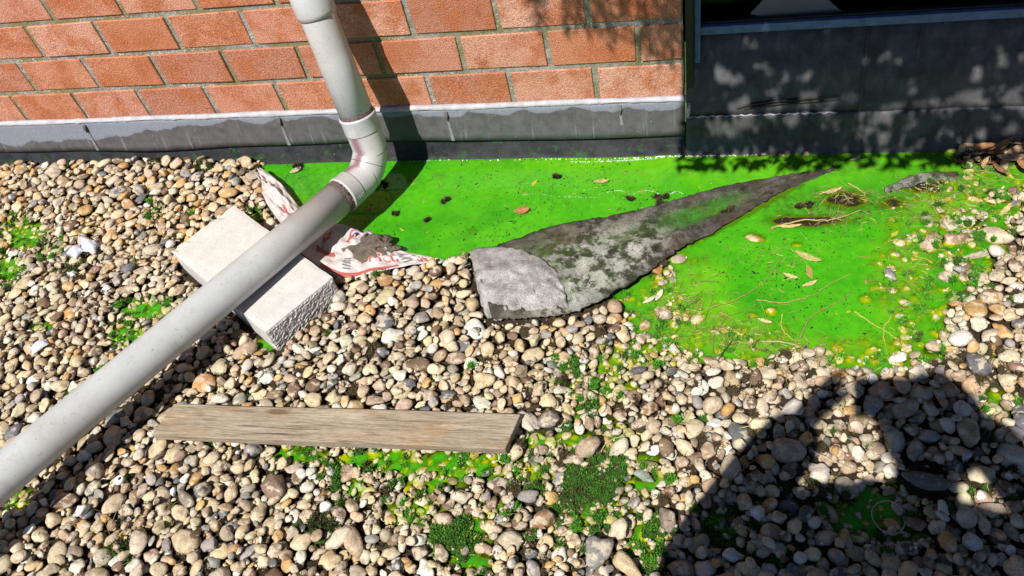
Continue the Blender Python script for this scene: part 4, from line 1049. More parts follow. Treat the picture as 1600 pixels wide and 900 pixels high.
def bag_patch(name, quad, mat, n=6, lift=.0009):
    """a printed shape: four corners in bag coordinates, laid on the film"""
    q = np.array(quad, float); g = []
    for i in range(n):
        a = i / (n - 1); l = q[0] * (1 - a) + q[1] * a; r_ = q[3] * (1 - a) + q[2] * a
        g.append([bag_pt(*(l * (1 - b / 3) + r_ * b / 3), lift) for b in range(4)])
    V = [p for row in g for p in row]; F = [(i * 4 + j, (i + 1) * 4 + j, (i + 1) * 4 + j + 1, i * 4 + j + 1) for i in range(n - 1) for j in range(3)]
    return keep_place(mesh_obj(name, V, F, mat, None, True), bag)
def letter(ch, u0, u1, t0, t1):
    S = {'I': [((.35, 0), (.65, 1))], 'K': [((0, 0), (.3, 1)), ((.3, .38), (.62, .62)), ((.6, 0), (.95, .42)), ((.6, .58), (.95, 1))], 'E': [((0, 0), (.3, 1)), ((.3, 0), (1, .2)), ((.3, .4), (.85, .6)), ((.3, .8), (1, 1))],
         'C': [((0, .1), (.3, .9)), ((.15, 0), (1, .22)), ((.15, .78), (1, 1))], 'O': [((0, .1), (.3, .9)), ((.7, .1), (1, .9)), ((.15, 0), (.85, .22)), ((.15, .78), (.85, 1))], 'D': [((0, 0), (.3, 1)), ((.7, .12), (1, .88)), ((.3, 0), (.85, .2)), ((.3, .8), (.85, 1))]}
    for (a, b) in S[ch]:
        f = lambda x, y: (u0 + (u1 - u0) * x, t0 + (t1 - t0) * y)
        bag_patch('red_letter', [f(a[0], a[1]), f(b[0], a[1]), f(b[0], b[1]), f(a[0], b[1])], RED, 4)
for k, ch in enumerate('IIKCO'): letter(ch, .640 + k * .036, .670 + k * .036, .50, .74)
letter('D', .895, .918, .20, .85); letter('E', .923, .945, .20, .85)
bag_patch('red_stripe', [(.50, .91), (.80, .88), (.80, .96), (.50, .985)], RED, 14)
bag_patch('red_blotch', [(.47, .30), (.49, .16), (.50, .35), (.48, .62)], RED, 8); bag_patch('red_blotch', [(.46, .62), (.53, .58), (.54, .66), (.46, .74)], RED, 8)
bag_patch('red_blotch', [(.59, .02), (.61, .06), (.60, .34), (.575, .36)], RED, 6); bag_patch('red_blotch', [(.25, .45), (.29, .38), (.30, .46), (.26, .60)], RED, 6); bag_patch('red_blotch', [(.20, .50), (.22, .45), (.24, .60), (.21, .70)], RED, 5)
for k in range(5): bag_patch('grey_print', [(.825, .30 + k * .11), (.875, .28 + k * .11), (.875, .33 + k * .11), (.825, .35 + k * .11)], GREYP, 4)
for k in range(5): bag_patch('grey_print', [(.575, .62 + k * .05), (.605, .61 + k * .05), (.605, .635 + k * .05), (.575, .645 + k * .05)], GREYP, 3)
def lump(name, P, rx, ry, rz, mat, seed, amp=.35, level=4, rough=.12):
    """an irregular clod"""
    D = ICO[level][0]; rg = np.random.default_rng(seed); rr = np.ones(len(D))
    for s_ in (2.2, 4.5, 9.0):
        for _ in range(4): rr += amp / s_ * np.sin(D @ (rg.normal(size=3) * s_) + rg.uniform(0, 6.3))
    rr += rg.normal(size=len(D)) * rough * .3
    V = D * rr[:, None] * np.array([rx, ry, rz])
    o = link(name, tri_mesh(name, V, ICO[level][1], mat)); o.location = P; return o
ribbon = smooth_line([G(x, y, z) for x, y, z in [(548, 366, .05), (556, 360, .058), (566, 366, .055), (576, 362, .05), (588, 374, .04), (604, 388, .03)]], 6)
keep_place(sheet([[p + np.array([.0, .006 * math.cos(i * .5), .004 * math.sin(i * .9)]), p + np.array([.003, 0, .005]), p + np.array([.004, -.007, .001])] for i, p in enumerate(ribbon)], .0012, 'torn_strip', mat_plastic('mauve_film', (.50, .38, .52))), bag)
mud = lump('mud_clod', G(580, 384, .030), .060, .036, .017, MUD, 3, .24); tag(mud, 'grey brown wet mud heaped on the printed plastic bag', 'mud')

# ------------------------------------------------------------------ moss
def moss_mesh(name, spots, rg, base=(.05, .13, .015), tip=(.10, .26, .03), brown=0.0, density=1.0):
    """spots: (P, rx, ry, h). little leaf spikes over low domes"""
    V, F, C = [], [], []; off = 0
    for (P, rx, ry, h) in spots:
        D = ICO[3][0]; k = (1 + .16 * np.sin(D @ rg.normal(size=3) * 5 + rg.uniform(0, 6)) + .1 * np.sin(D @ rg.normal(size=3) * 9))[:, None]
        dv = D * k * np.array([rx, ry, h]) * .93 + np.array(P); V.append(dv); F.append(ICO[3][1] + off); off += len(dv)
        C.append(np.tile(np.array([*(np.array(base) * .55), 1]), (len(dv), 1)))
        n = int(density * rx * ry * 9.5e5 / 2.2) + 30
        th = rg.uniform(0, 2 * math.pi, n); rr = np.sqrt(rg.uniform(0, 1, n)); zz = np.sqrt(1 - rr ** 2)
        wob = 1 + .16 * np.sin(th * 3 + rg.uniform(0, 6)) + .10 * np.sin(th * 7 + rg.uniform(0, 6))
        nb = np.stack([np.cos(th) * rr * wob, np.sin(th) * rr * wob, zz], -1); p0 = nb * np.array([rx, ry, h]) + np.array(P)
        ln = rg.uniform(.003, .0075, n)[:, None]; dirn = nb * np.array([.8, .8, 1]) + rg.normal(size=(n, 3)) * .45 + np.array([0, 0, .35]); dirn /= np.linalg.norm(dirn, axis=1, keepdims=True)
        sd_ = np.cross(dirn, rg.normal(size=(n, 3))); sd_ /= np.linalg.norm(sd_, axis=1, keepdims=True); wd = rg.uniform(.0006, .0013, n)[:, None]
        tri = np.stack([p0 - sd_ * wd, p0 + sd_ * wd, p0 + dirn * ln + sd_ * wd * .4, p0 + dirn * ln - sd_ * wd * .4], 1).reshape(-1, 3)
        V.append(tri); F.append(np.stack([np.arange(n) * 4, np.arange(n) * 4 + 1, np.arange(n) * 4 + 2], -1) + off); F.append(np.stack([np.arange(n) * 4, np.arange(n) * 4 + 2, np.arange(n) * 4 + 3], -1) + off); off += 4 * n
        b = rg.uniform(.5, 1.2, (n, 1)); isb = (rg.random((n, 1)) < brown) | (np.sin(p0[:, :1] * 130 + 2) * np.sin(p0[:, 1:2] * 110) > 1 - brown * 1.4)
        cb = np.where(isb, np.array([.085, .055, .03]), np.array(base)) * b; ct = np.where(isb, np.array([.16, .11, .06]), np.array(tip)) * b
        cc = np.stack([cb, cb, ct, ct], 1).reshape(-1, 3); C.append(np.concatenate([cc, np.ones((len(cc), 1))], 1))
    return tri_mesh(name, np.concatenate(V), np.concatenate(F), MOSS, np.concatenate(C), smooth=False)
mrg = np.random.default_rng(17)
CUSH = [(925, 742, 52, 34, .030, .16, 'largest dark green moss cushion among the stones right of the plank'),
        (905, 775, 30, 20, .024, .65, 'brown withered moss patch at the foot of the largest green cushion'),
        (922, 640, 17, 20, .030, .05, 'tall dark green moss cushion right of the blocky grey brown stone'),
        (899, 573, 17, 14, .028, .05, 'round dark green moss cushion below the pale felt corner'),
        (880, 600, 12, 12, .024, .8, 'small dark brown moss tuft under the round green cushion'),
        (710, 842, 44, 26, .026, .05, 'wide bright green moss cushion in the wet gravel at the bottom'),
        (520, 745, 26, 16, .022, .02, 'dark green moss cushion in the green water under the plank'),
        (575, 735, 15, 10, .020, .3, 'blackish green moss tuft under the middle of the plank'),
        (1020, 850, 18, 44, .020, .05, 'bright green moss strip beside the orange cream split stone'),
        (845, 770, 26, 15, .024, .12, 'dark green moss cushion under the grey rounded stone'),
        (120, 425, 26, 16, .036, .9, 'dark brown moss tuft on the left gravel above the pipe'),
        (190, 865, 30, 20, .040, .55, 'olive brown moss cushion near the lower left corner'),
        (495, 820, 34, 26, .036, .85, 'blackish brown moss patch at the bottom left of the centre'),
        (240, 345, 18, 9, .036, .1, 'dark green moss tuft left of the pale block'),
        (250, 262, 24, 9, .048, .75, 'dark moss heap against the foot of the wall left of the pipe'),
        (320, 268, 22, 10, .048, .8, 'blackish moss heap by the wall nearest to the bag'),
        (1185, 840, 95, 48, .016, .35, 'broad dark moss mat in the deep shade at the bottom right'),
        (1560, 790, 60, 26, .024, .5, 'dark moss bank in the shade at the right edge')]
for (px, py, rx, ry, topz, brown, label) in CUSH:
    c = G(px, py, .006); s_ = px_per_m(c); hz = topz - .002
    A_, B_ = rx / s_, ry / s_ / .78; subs = []; nsub = int(5 + A_ * B_ * 9000); br_ = min(A_, B_)
    for q in range(nsub):
        an = mrg.uniform(0, 6.3); rr_ = math.sqrt(mrg.random()) * .82; e_ = br_ * mrg.uniform(.26, .52) if nsub < 60 else br_ * mrg.uniform(.14, .3)
        subs.append((np.array([math.cos(an) * rr_ * A_, math.sin(an) * rr_ * B_, 0]), e_ * mrg.uniform(.9, 1.4), e_ * mrg.uniform(.9, 1.3), hz * (1 - .55 * rr_ ** 2) * mrg.uniform(.7, 1.08)))
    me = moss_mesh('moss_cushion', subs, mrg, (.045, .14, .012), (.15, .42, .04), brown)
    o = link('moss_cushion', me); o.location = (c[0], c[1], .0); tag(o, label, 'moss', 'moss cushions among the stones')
spots = []
bright = []
HB = blur(H, 3)
while len(spots) + len(bright) < 560:
    x, y = mrg.uniform(-2.1, .75), mrg.uniform(-1.25, -.06); i, j = int((x - X0) / RES), int((y - Y0) / RES)
    if CAP[j, i] < -.5 and not (0 < PD[j, i] < .03): continue
    w = max(wet[j, i], mg[j, i] * .9)
    if H[j, i] > .022: continue
    if w > .35 and mrg.random() < .8: (bright if mrg.random() < (.85 if mg[j, i] > .3 else .5) else spots).append((np.array([x, y, max(H[j, i], -.002) - .002]), mrg.uniform(.005, .013), mrg.uniform(.005, .012), mrg.uniform(.003, .007)))
    elif mrg.random() < (.3 if x < -1.1 and y > -.35 else .08): spots.append((np.array([x, y, H[j, i] - .003]), mrg.uniform(.005, .013), mrg.uniform(.005, .011), mrg.uniform(.005, .012)))
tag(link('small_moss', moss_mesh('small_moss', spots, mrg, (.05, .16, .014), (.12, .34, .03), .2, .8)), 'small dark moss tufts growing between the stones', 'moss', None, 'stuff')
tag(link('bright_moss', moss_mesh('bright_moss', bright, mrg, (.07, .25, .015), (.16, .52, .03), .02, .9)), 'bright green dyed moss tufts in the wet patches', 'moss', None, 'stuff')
dry = []
while len(dry) < 420:
    x, y = mrg.uniform(-2.1, .7), mrg.uniform(-1.25, -.06); i, j = int((x - X0) / RES), int((y - Y0) / RES)
    if CAP[j, i] < -.5 or max(wet[j, i], mg[j, i]) > .3 or PD[j, i] > -.01 or H[j, i] > .024 or value_noise(np.array(x), np.array(y), 7, 91) < mrg.uniform(.25, .8): continue
    dry.append((np.array([x, y, H[j, i] - .003]), mrg.uniform(.006, .019), mrg.uniform(.005, .015), mrg.uniform(.004, .010)))
tag(link('dry_moss', moss_mesh('dry_moss', dry, mrg, (.085, .065, .028), (.17, .135, .055), .6, .7)), 'brown dry moss and humus caught between the stones', 'moss', None, 'stuff')

# ------------------------------------------------------------------ floating and washed up litter
lrg = np.random.default_rng(29)
def flakes(name, pts, size, colf, lift=.0006, label=''):
    V, F, C = [], [], []
    for (x, y, z) in pts:
        a = lrg.uniform(0, math.pi); l = size * lrg.lognormal(0, .5); w = l * lrg.uniform(.16, .5); ca_, sa = math.cos(a), math.sin(a); k = len(V); h = lrg.uniform(.0004, .0011)
        q = [(-l, -w * .5), (l * .2, -w), (l, w * .3), (-l * .3, w)]
        V += [(x + u * ca_ - v * sa, y + u * sa + v * ca_, z + lift * .2) for u, v in q] + [(x + (u * ca_ - v * sa) * .7, y + (u * sa + v * ca_) * .7, z + lift + h) for u, v in q]
        F += [(k + 4, k + 5, k + 6, k + 7), (k, k + 1, k + 5, k + 4), (k + 1, k + 2, k + 6, k + 5), (k + 2, k + 3, k + 7, k + 6), (k + 3, k, k + 4, k + 7)]
        C += [[*colf(), 1]] * 8
    return link(name, tri_mesh(name, np.array(V), np.array(F), SPECK, np.array(C), False))
pts = []
while len(pts) < 1700:
    px, py = lrg.uniform(410, 1520), lrg.uniform(236, 570); p = G(px, py); x, y = p[0], p[1]
    if not (X0 < x < X1 and Y0 < y < Y1): continue
    i, j = int((x - X0) / RES), int((y - Y0) / RES)
    if PD[j, i] < .004 or fsd[j, i] > -.004 or H[j, i] > -.004: continue
    if value_noise(np.array(x), np.array(y), 9, 77) < lrg.uniform(.25, .95): continue
    pts.append((x, y, 0))
tag(flakes('floating_specks', pts, .0017, lambda: (np.array([.012, .028, .008]) if lrg.random() < .85 else np.array([.12, .10, .03])) * lrg.uniform(.5, 1.4)), 'tiny dark specks floating on the green water', 'specks', None, 'stuff')
pts = []
while len(pts) < 130:
    px, py = lrg.uniform(430, 1420), lrg.uniform(250, 550); p = G(px, py)
    i, j = int((p[0] - X0) / RES), int((p[1] - Y0) / RES)
    if PD[j, i] > .01 and fsd[j, i] < -.01 and H[j, i] < -.004: pts.append((p[0], p[1], .0002))
tag(flakes('leaf_flakes', pts, .0048, lambda: np.array([[.36, .36, .03], [.30, .22, .06], [.12, .20, .02]][lrg.integers(3)]) * lrg.uniform(.6, 1.2), .0003), 'yellow and brown leaf flakes floating on the green water', 'leaf flakes', None, 'stuff')
def sticks(name, items):
    """items: (p0, p1, r, colour) - thin bent three sided stalks"""
    V, F, C = [], [], []
    for p0, p1, r_, c in items:
        p0, p1 = np.array(p0), np.array(p1); m = (p0 + p1) / 2 + lrg.normal(size=3) * np.linalg.norm(p1 - p0) * np.array([.08, .08, .03]); t = p1 - p0; t /= np.linalg.norm(t)
        a = np.cross(t, [0, 0, 1]); a /= np.linalg.norm(a) + 1e-9; b = np.cross(t, a); k = len(V)
        for p, q in ((p0, .7), (m, 1), (p1, .4)):
            for an in (.5, 2.6, 4.7): V.append(p + (a * math.cos(an) + b * math.sin(an)) * r_ * q)
        for s_ in (0, 3):
            for e in range(3): F.append((k + s_ + e, k + s_ + (e + 1) % 3, k + s_ + 3 + (e + 1) % 3, k + s_ + 3 + e))
        C += [[*c, 1]] * 9
    return link(name, tri_mesh(name, np.array(V), np.array(F), LITTER, np.array(C), True))
items = []
zones = [(1060, 480, 70, 60, 300), (1140, 520, 90, 34, 240), (1250, 545, 90, 22, 120), (1420, 420, 50, 90, 200), (1480, 310, 90, 40, 320), (1300, 345, 80, 12, 90), (1220, 400, 60, 25, 40), (1545, 260, 45, 25, 130), (1180, 430, 90, 60, 45),
         (1330, 310, 70, 18, 110), (1500, 390, 70, 30, 60), (1040, 600, 120, 40, 50), (1240, 610, 120, 25, 40), (1300, 690, 160, 60, 50), (950, 470, 60, 30, 20), (690, 290, 160, 30, 12), (880, 300, 140, 20, 16), (250, 400, 200, 120, 70), (200, 820, 200, 80, 50), (900, 720, 150, 120, 60)]
for (zx, zy, rx, ry, n) in zones:
    for _ in range(n):
        p = G(zx + lrg.normal() * rx * .55, zy + lrg.normal() * ry * .55)
        if not (X0 + .05 < p[0] < X1 - .05 and Y0 + .05 < p[1] < -.05): continue
        a = lrg.uniform(0, 6.3); l = lrg.lognormal(math.log(.016), .5); q = p + np.array([math.cos(a), math.sin(a), 0]) * l
        if not (X0 < q[0] < X1 and Y0 < q[1] < Y1): continue
        if grid_at(fsd, p[0], p[1]) > -.01: continue
        p[2] = max(grid_at(H, p[0], p[1]), 0) + .0012; q[2] = max(grid_at(H, q[0], q[1]), 0) + .0014
        c = [(.46, .38, .17), (.34, .25, .11), (.20, .13, .07), (.50, .46, .12), (.26, .32, .05)][lrg.integers(5)]; items.append((p, q, lrg.uniform(.0004, .0011), np.array(c) * lrg.uniform(.6, 1.15)))
tag(sticks('plant_litter', items), 'straw, needles and stalks washed together in the shallows', 'litter', None, 'stuff')
TW = [([(1103, 483), (1150, 470), (1195, 440), (1222, 403)], (.30, .24, .08), .0016, 'thin yellowish twig floating in the right pool pointing at the felt sheet'),
      ([(1182, 470), (1225, 474), (1270, 462), (1302, 442), (1330, 430)], (.33, .28, .10), .0016, 'long thin twig curving across the middle of the right pool'),
      ([(1250, 530), (1268, 495), (1300, 478), (1335, 458)], (.28, .22, .09), .0016, 'dark thin twig between the orange and the yellow stone in the pool'),
      ([(1222, 492), (1222, 515), (1238, 532), (1255, 545)], (.50, .46, .10), .0014, 'short yellow stalk bending towards the lower rim of the pool'),
      ([(1190, 535), (1230, 537), (1262, 546), (1285, 540)], (.48, .36, .20), .0018, 'pale forked twig on the lower rim of the pool'),
      ([(1335, 488), (1360, 505), (1385, 520), (1402, 532)], (.42, .42, .08), .0015, 'yellow green stalk at the lower right of the pool'),
      ([(1392, 495), (1380, 520), (1384, 545), (1388, 566)], (.42, .42, .08), .0014, 'upright yellow green stalk crossing the other one at lower right'),
      ([(1215, 585), (1245, 568), (1270, 556)], (.45, .38, .28), .0014, 'pale curved stalk on the gravel just below the pool'),
      ([(1105, 590), (1125, 560), (1145, 530)], (.06, .04, .03), .0014, 'black thin twig standing over the stones below the pool'),
      ([(1310, 612), (1345, 598), (1375, 578)], (.50, .42, .32), .0016, 'pale twig between the two rounded humps of the shadow'),
      ([(1130, 800), (1135, 770), (1150, 745), (1180, 728)], (.14, .10, .08), .0018, 'dark twig at the left edge of the shadow'),
      ([(1165, 745), (1170, 770), (1182, 782)], (.10, .08, .07), .0013, 'short dark twig in the shadow near the bent one'),
      ([(1268, 705), (1300, 730), (1345, 738), (1375, 735)], (.46, .36, .24), .0016, 'pale stalk across the sunlit gap above the big cream oval stone'),
      ([(1420, 665), (1450, 695), (1475, 705)], (.12, .10, .09), .0014, 'thin dark twig inside the round part of the shadow'),
      ([(1535, 735), (1545, 770), (1572, 805)], (.30, .24, .20), .0016, 'bent grey twig right of the round shadow'),
      ([(925, 712), (950, 695), (972, 682), (985, 670)], (.50, .44, .28), .0013, 'pale straw lying over the long speckled tan stone'),
      ([(1100, 745), (1103, 715), (1120, 698)], (.34, .24, .18), .0014, 'curved reddish twig on the stones left of the shadow'),
      ([(880, 800), (905, 785), (925, 770)], (.42, .36, .26), .0012, 'pale straw at the foot of the largest moss cushion'),
      ([(1205, 358), (1250, 347), (1300, 345), (1345, 330)], (.46, .34, .14), .0022, 'long straw coloured stalk along the murky bank in the pool'),
      ([(1325, 288), (1340, 296), (1352, 305)], (.52, .36, .16), .0018, 'orange stalk on the murky bank under the window'),
      ([(212, 630), (236, 615), (246, 592)], (.40, .34, .26), .0012, 'thin pale stalk at the left end of the plank'),
      ([(175, 392), (215, 402), (250, 398)], (.34, .28, .22), .0011, 'thin grey stalk on the gravel left of the pale block')]
for pts_, c, r_, label in TW:
    P = [];
    for (x, y) in pts_:
        p = G(x, y, .01); p = G(x, y, max(grid_at(H, p[0], p[1]), 0)); p[2] = max(grid_at(H, p[0], p[1]), 0) + r_ * 1.6; P.append(p)
    P = [np.array(p) for p in smooth_line(P, 6)]
    for i in range(1, len(P) - 1): P[i] = P[i] + lrg.normal(size=3) * .0009
    z = np.array([p[2] for p in P])
    for i, p in enumerate(P): p[2] = max(z[i], (z[max(i - 2, 0)] + z[min(i + 2, len(z) - 1)]) / 2)
    V, F = tube(P, [r_ * (1 - .6 * i / len(P)) for i in range(len(P))], 6)
    me = tri_mesh('twig', np.array(V), np.array([q for q in F if len(q) == 4]), LITTER, np.tile(np.array([*c, 1]), (len(V), 1)))
    tag(link('twig', me), label, 'twig', 'twigs and stalks on the roof')
# dead leaves: floating ones and the heap at the right under the window
def leaf(name, P, L, W2, yaw, c, curl, label, group, tilt=(0, 0)):
    g = []; n = 9
    for i in range(n):
        t = i / (n - 1); w = W2 * math.sin(math.pi * (t * .92 + .04)) ** .8
        g.append([(L * (t - .5), w * s_, curl * L * (4 * (t - .5) ** 2 - .4) + abs(s_) * w * .35 + .0008 * math.sin(t * 21 + s_)) for s_ in (-1, -.5, 0, .5, 1)])
    o = sheet(g, .0005, name, LITTER); a = o.data.attributes.new('Col', 'FLOAT_COLOR', 'POINT')
    cc = np.tile(np.array([*c, 1], np.float32), (len(o.data.vertices), 1)); cc[:, :3] *= lrg.uniform(.75, 1.2, (len(cc), 1)).astype(np.float32); a.data.foreach_set('color', cc.ravel())
    o.location = P; o.rotation_euler = (tilt[0], tilt[1], yaw); tag(o, label, 'leaf', group); return o
for (px, py, L, W2, yaw, c, label) in [(816, 331, .040, .013, .3, (.36, .17, .07), 'brown curled leaf floating in the pool left of the felt sheet'), (940, 285, .040, .008, .1, (.36, .33, .12), 'torn straw coloured leaf floating in the upper pool near the wall'),
        (1300, 300, .05, .006, .4, (.48, .38, .16), 'narrow straw leaf on the murky bank'), (1233, 355, .055, .005, .1, (.55, .40, .18), 'narrow tan leaf lying along the straw stalk in the pool'), (1262, 403, .06, .009, -.5, (.44, .42, .14), 'feathery yellow leaf below the small yellow stone'),
        (1235, 433, .032, .005, -.4, (.52, .46, .20), 'short straw leaf in the middle of the right pool'), (1265, 445, .035, .005, .5, (.54, .44, .20), 'pale straw leaf right of the short one in the pool'), (1195, 503, .03, .004, -.3, (.60, .50, .28), 'pale chip of straw just under the orange stone in the pool'),
        (1030, 463, .034, .006, 1.2, (.62, .56, .42), 'pale split leaf in the weeds below the felt sheet'), (1015, 470, .034, .005, .7, (.60, .56, .44), 'pale dry leaf beside the split leaf in the weeds'), (1337, 239 + 10, .03, .006, .6, (.55, .48, .25), 'pale leaf at the water line under the window'),
        (1570, 450 - 120, .05, .006, .9, (.55, .45, .20), 'straw leaf in the weeds beside the large long cream stone'), (463, 268, .034, .010, .7, (.42, .36, .26), 'grey brown leaf on the water between bag and wall'), (1528, 400, .07, .008, .35, (.46, .36, .30), 'long pinkish brown leaf under the large long cream stone')]:
    p = G(px, py); p[2] = max(grid_at(H, p[0], p[1]), 0) + .004; leaf('leaf', p, L, W2, yaw, c, .10, label, 'dead leaves on the roof')
hp = [(1560, 228, .075, .010, .35), (1585, 236, .08, .011, .9), (1548, 238, .06, .008, -.3), (1572, 250, .07, .010, 1.2), (1535, 232, .05, .008, .2), (1592, 225, .07, .010, .1), (1555, 248, .055, .008, .7), (1520, 240, .05, .007, -.5), (1596, 255, .06, .011, 1.5), (1540, 250, .05, .006, 1.1), (1565, 262, .06, .007, 1.9), (1580, 246, .06, .009, -.2), (1500, 246, .04, .006, .3), (1605, 240, .07, .010, .5)]
for k, (px, py, L, W2, yaw) in enumerate(hp):
    p = G(px, py, .02); p[2] = max(grid_at(H, p[0], p[1]), 0) + .010 + .006 * (k % 3); c = [(.42, .22, .10), (.50, .32, .18), (.30, .15, .07), (.56, .40, .26)][k % 4]
    leaf('leaf', p, L, W2, yaw, c, .16, 'curled dry brown leaf in the heap at the right end of the wall', 'dry leaves heaped under the window', (lrg.normal() * .3, lrg.normal() * .25))
# dark moss clods drifting in the pool
for k, (px, py, r_, label) in enumerate([(1040, 309, 14, 'black moss clod floating in the pool above the felt sheet'), (984, 312, 6, 'small black clod left of the moss clod above the felt sheet'), (1140, 331, 20, 'dark moss clod resting in the trough of the felt sheet'), (1253, 325, 11, 'round dark clod in the murky water right of the felt sheet'),
        (588, 292, 18, 'dark moss clod at the water edge beside the pipe elbow'), (462, 262, 12, 'dark clod at the wall between the bag and the elbow'), (870, 279, 8, 'small olive clod floating near the wall'), (700, 313, 8, 'small green black clod in the pool right of the elbow'),
        (620, 335, 6, 'thin dark clod near the pipe shadow on the pool'), (668, 345, 6, 'tiny dark clod floating in the left pool'), (1205, 305, 7, 'small dark clod at the right tip of the felt sheet')]):
    c = G(px, py); s_ = px_per_m(c); me = moss_mesh('moss_clod', [(np.array([mrg.normal(), mrg.normal() * .6, 0]) * r_ / s_ * .55, r_ / s_ * mrg.uniform(.25, .6), r_ / s_ * mrg.uniform(.2, .45), mrg.uniform(.003, .008)) for _ in range(5)], mrg, (.010, .014, .008), (.035, .035, .022), .5, 1.2)
    o = link('moss_clod', me); o.location = (c[0], c[1], 0 if k != 2 else .001); tag(o, label, 'moss clod', 'clods floating in the pool')
# white bubbles along the wall foot and on the pool, partly imitating glints
bubble_glints = []
def bubble_glint(x, y, z, r_): bubble_glints.append((x, y, z, r_))
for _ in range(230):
    x = lrg.choice([lrg.uniform(-.75, .30), lrg.normal(-.05, .12), lrg.normal(.05, .05)]); bubble_glint(x, -.0505 + math.sin(x * 7) * .003 + math.sin(x * 19 + 2) * .0016 - abs(lrg.normal()) * .003, .0008, lrg.uniform(.0007, .0022))
for _ in range(150):  # dense white row that imitates the soft sheen near the wall
    t = lrg.random(); x = -.30 + .22 * t; bubble_glint(x, -.066 + .012 * (t - .2) ** 2 + lrg.normal() * .0012, .0004, lrg.uniform(.0006, .0013))
for seg in ([(812, 305), (840, 303), (870, 307), (900, 308), (934, 309)], [(937, 303), (955, 299), (970, 298), (983, 303)], [(988, 304), (1005, 298), (1020, 299), (1034, 305)], [(1048, 303), (1058, 299), (1068, 303)]):  # thin white strings built in place of a specular streak
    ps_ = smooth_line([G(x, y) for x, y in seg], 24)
    for p in ps_: lrg.random() < .5 and bubble_glint(p[0] + lrg.normal() * .0006, p[1] + lrg.normal() * .0006, .0003, lrg.uniform(.0004, .0009))
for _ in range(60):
    p = G(lrg.uniform(640, 1150), lrg.uniform(246, 330)); bubble_glint(p[0], p[1], .0003, lrg.uniform(.0004, .0009))
bV, bF = icosphere(1); Vs = [bV * b[3] * np.array([1.2, 1.2, .8]) + np.array(b[:3]) for b in bubble_glints]; Fs = [bF + i * len(bV) for i in range(len(bubble_glints))]
tag(link('froth_glints', tri_mesh('froth_glints', np.concatenate(Vs), np.concatenate(Fs), FOAM_GLINT)), 'white bubbles and imitated glints along the water line and on the pool', 'froth_glints', None, 'stuff')

# ------------------------------------------------------------------ small scraps
def scrap(name, quad, lift, mat, label, cat, seed):
    c = [G(x, y, .038) for x, y in quad]; rg = np.random.default_rng(seed); g = []
    for i in range(7):
        row = []
        for j in range(6):
            a, b = i / 6, j / 5; p = (c[0] * (1 - a) + c[1] * a) * (1 - b) + (c[3] * (1 - a) + c[2] * a) * b; p = p.copy(); p[2] = .036 + lift * math.sin(a * 3) * math.sin(b * 2.6 + .5) + rg.normal() * .0016; row.append(p)
        g.append(row)
    o = sheet(g, .0012, name, mat); tag(o, label, cat, 'white plastic scraps on the gravel'); return o
scrap('plastic_scrap', [(122, 366), (156, 380), (148, 395), (128, 392)], .018, WHITEP, 'larger bluish white torn plastic piece on the left gravel', 'plastic scrap', 1)
scrap('plastic_scrap', [(102, 395), (122, 381), (130, 390), (118, 404)], .014, WHITEP, 'smaller crumpled white plastic piece beside the larger bluish one', 'plastic scrap', 2)
scrap('plastic_scrap', [(46, 540), (72, 528), (76, 537), (50, 553)], .010, WHITEP, 'jagged white plastic flake above the sloping pipe', 'plastic scrap', 3)
bd = G(186, 750, .045); V, F = tube([bd + np.array([0, 0, -.004]), bd + np.array([0, 0, -.003]), bd + np.array([0, 0, .002]), bd + np.array([0, 0, .003])], [.009, .0105, .0105, .009], 20)
bead = mesh_obj('white_cap', V, F, mat_plain('white_cap', (.78, .78, .8), .4, .05), None, True); tag(bead, 'small round white plastic cap with a black eye on the lower left gravel', 'cap')
V, F = tube([bd + np.array([.002, .002, .0030]), bd + np.array([.002, .002, .0036])], .0035, 14); mesh_obj('black_eye', V, F, DARKF, bead)
cr = G(1388, 808, .030); V, F = tube([cr + np.array([math.cos(a) * .026, math.sin(a) * .030, math.sin(a * 2) * .003]) for a in np.linspace(.4, 6.1, 40)], .0009, 6)
tag(mesh_obj('wire_loop', V, F, WIRE, None, True), 'thin pale wire loop lying in the shaded green water', 'wire')

# ------------------------------------------------------------------ the tree whose shade falls on wall and window (above and beside the roof)
tag(mesh_obj('lawn', [(-40, -40, -3.2), (40, -40, -3.2), (40, 12, -3.2), (-40, 12, -3.2)], [(0, 1, 2, 3)], mat_plain('lawn', (.05, .10, .025), .9, .4, 20)), kind='structure')
BARK = mat_plain('bark', (.10, .075, .055), .9, .4, 30, 1.0, 60, .01)
trg = np.random.default_rng(41)
tree = empty('tree', (2.6, -1.7, -3.2)); tag(tree, 'leafy tree overhanging the roof that throws the dappled shade on the window', 'tree')
tp = smooth_line([(2.6, -1.7, -3.2), (2.55, -1.7, -1), (2.5, -1.65, 1.2), (2.4, -1.6, 3.2), (2.3, -1.55, 5)], 6)
keep_place(mesh_obj('trunk', *tube(tp, [.16 * (1 - .7 * i / len(tp)) for i in range(len(tp))], 12), BARK, None, True), tree)
for (a, b) in [((2.47, -1.62, 1.9), (-.1, -1.5, 2.75)), ((2.42, -1.6, 2.6), (.2, -1.55, 3.35)), ((2.5, -1.65, 1.5), (.7, -1.5, 2.45)), ((2.35, -1.58, 3.6), (.9, -1.6, 4.4))]:
    m_ = tuple((np.array(a) + np.array(b)) / 2 + [0, 0, .12]); q = smooth_line([a, m_, b], 8)
    keep_place(mesh_obj('limb', *tube(q, [.04 * (1 - .85 * i / len(q)) for i in range(len(q))], 8), BARK, None, True), tree)
SV = np.array(SUN); gaps = []
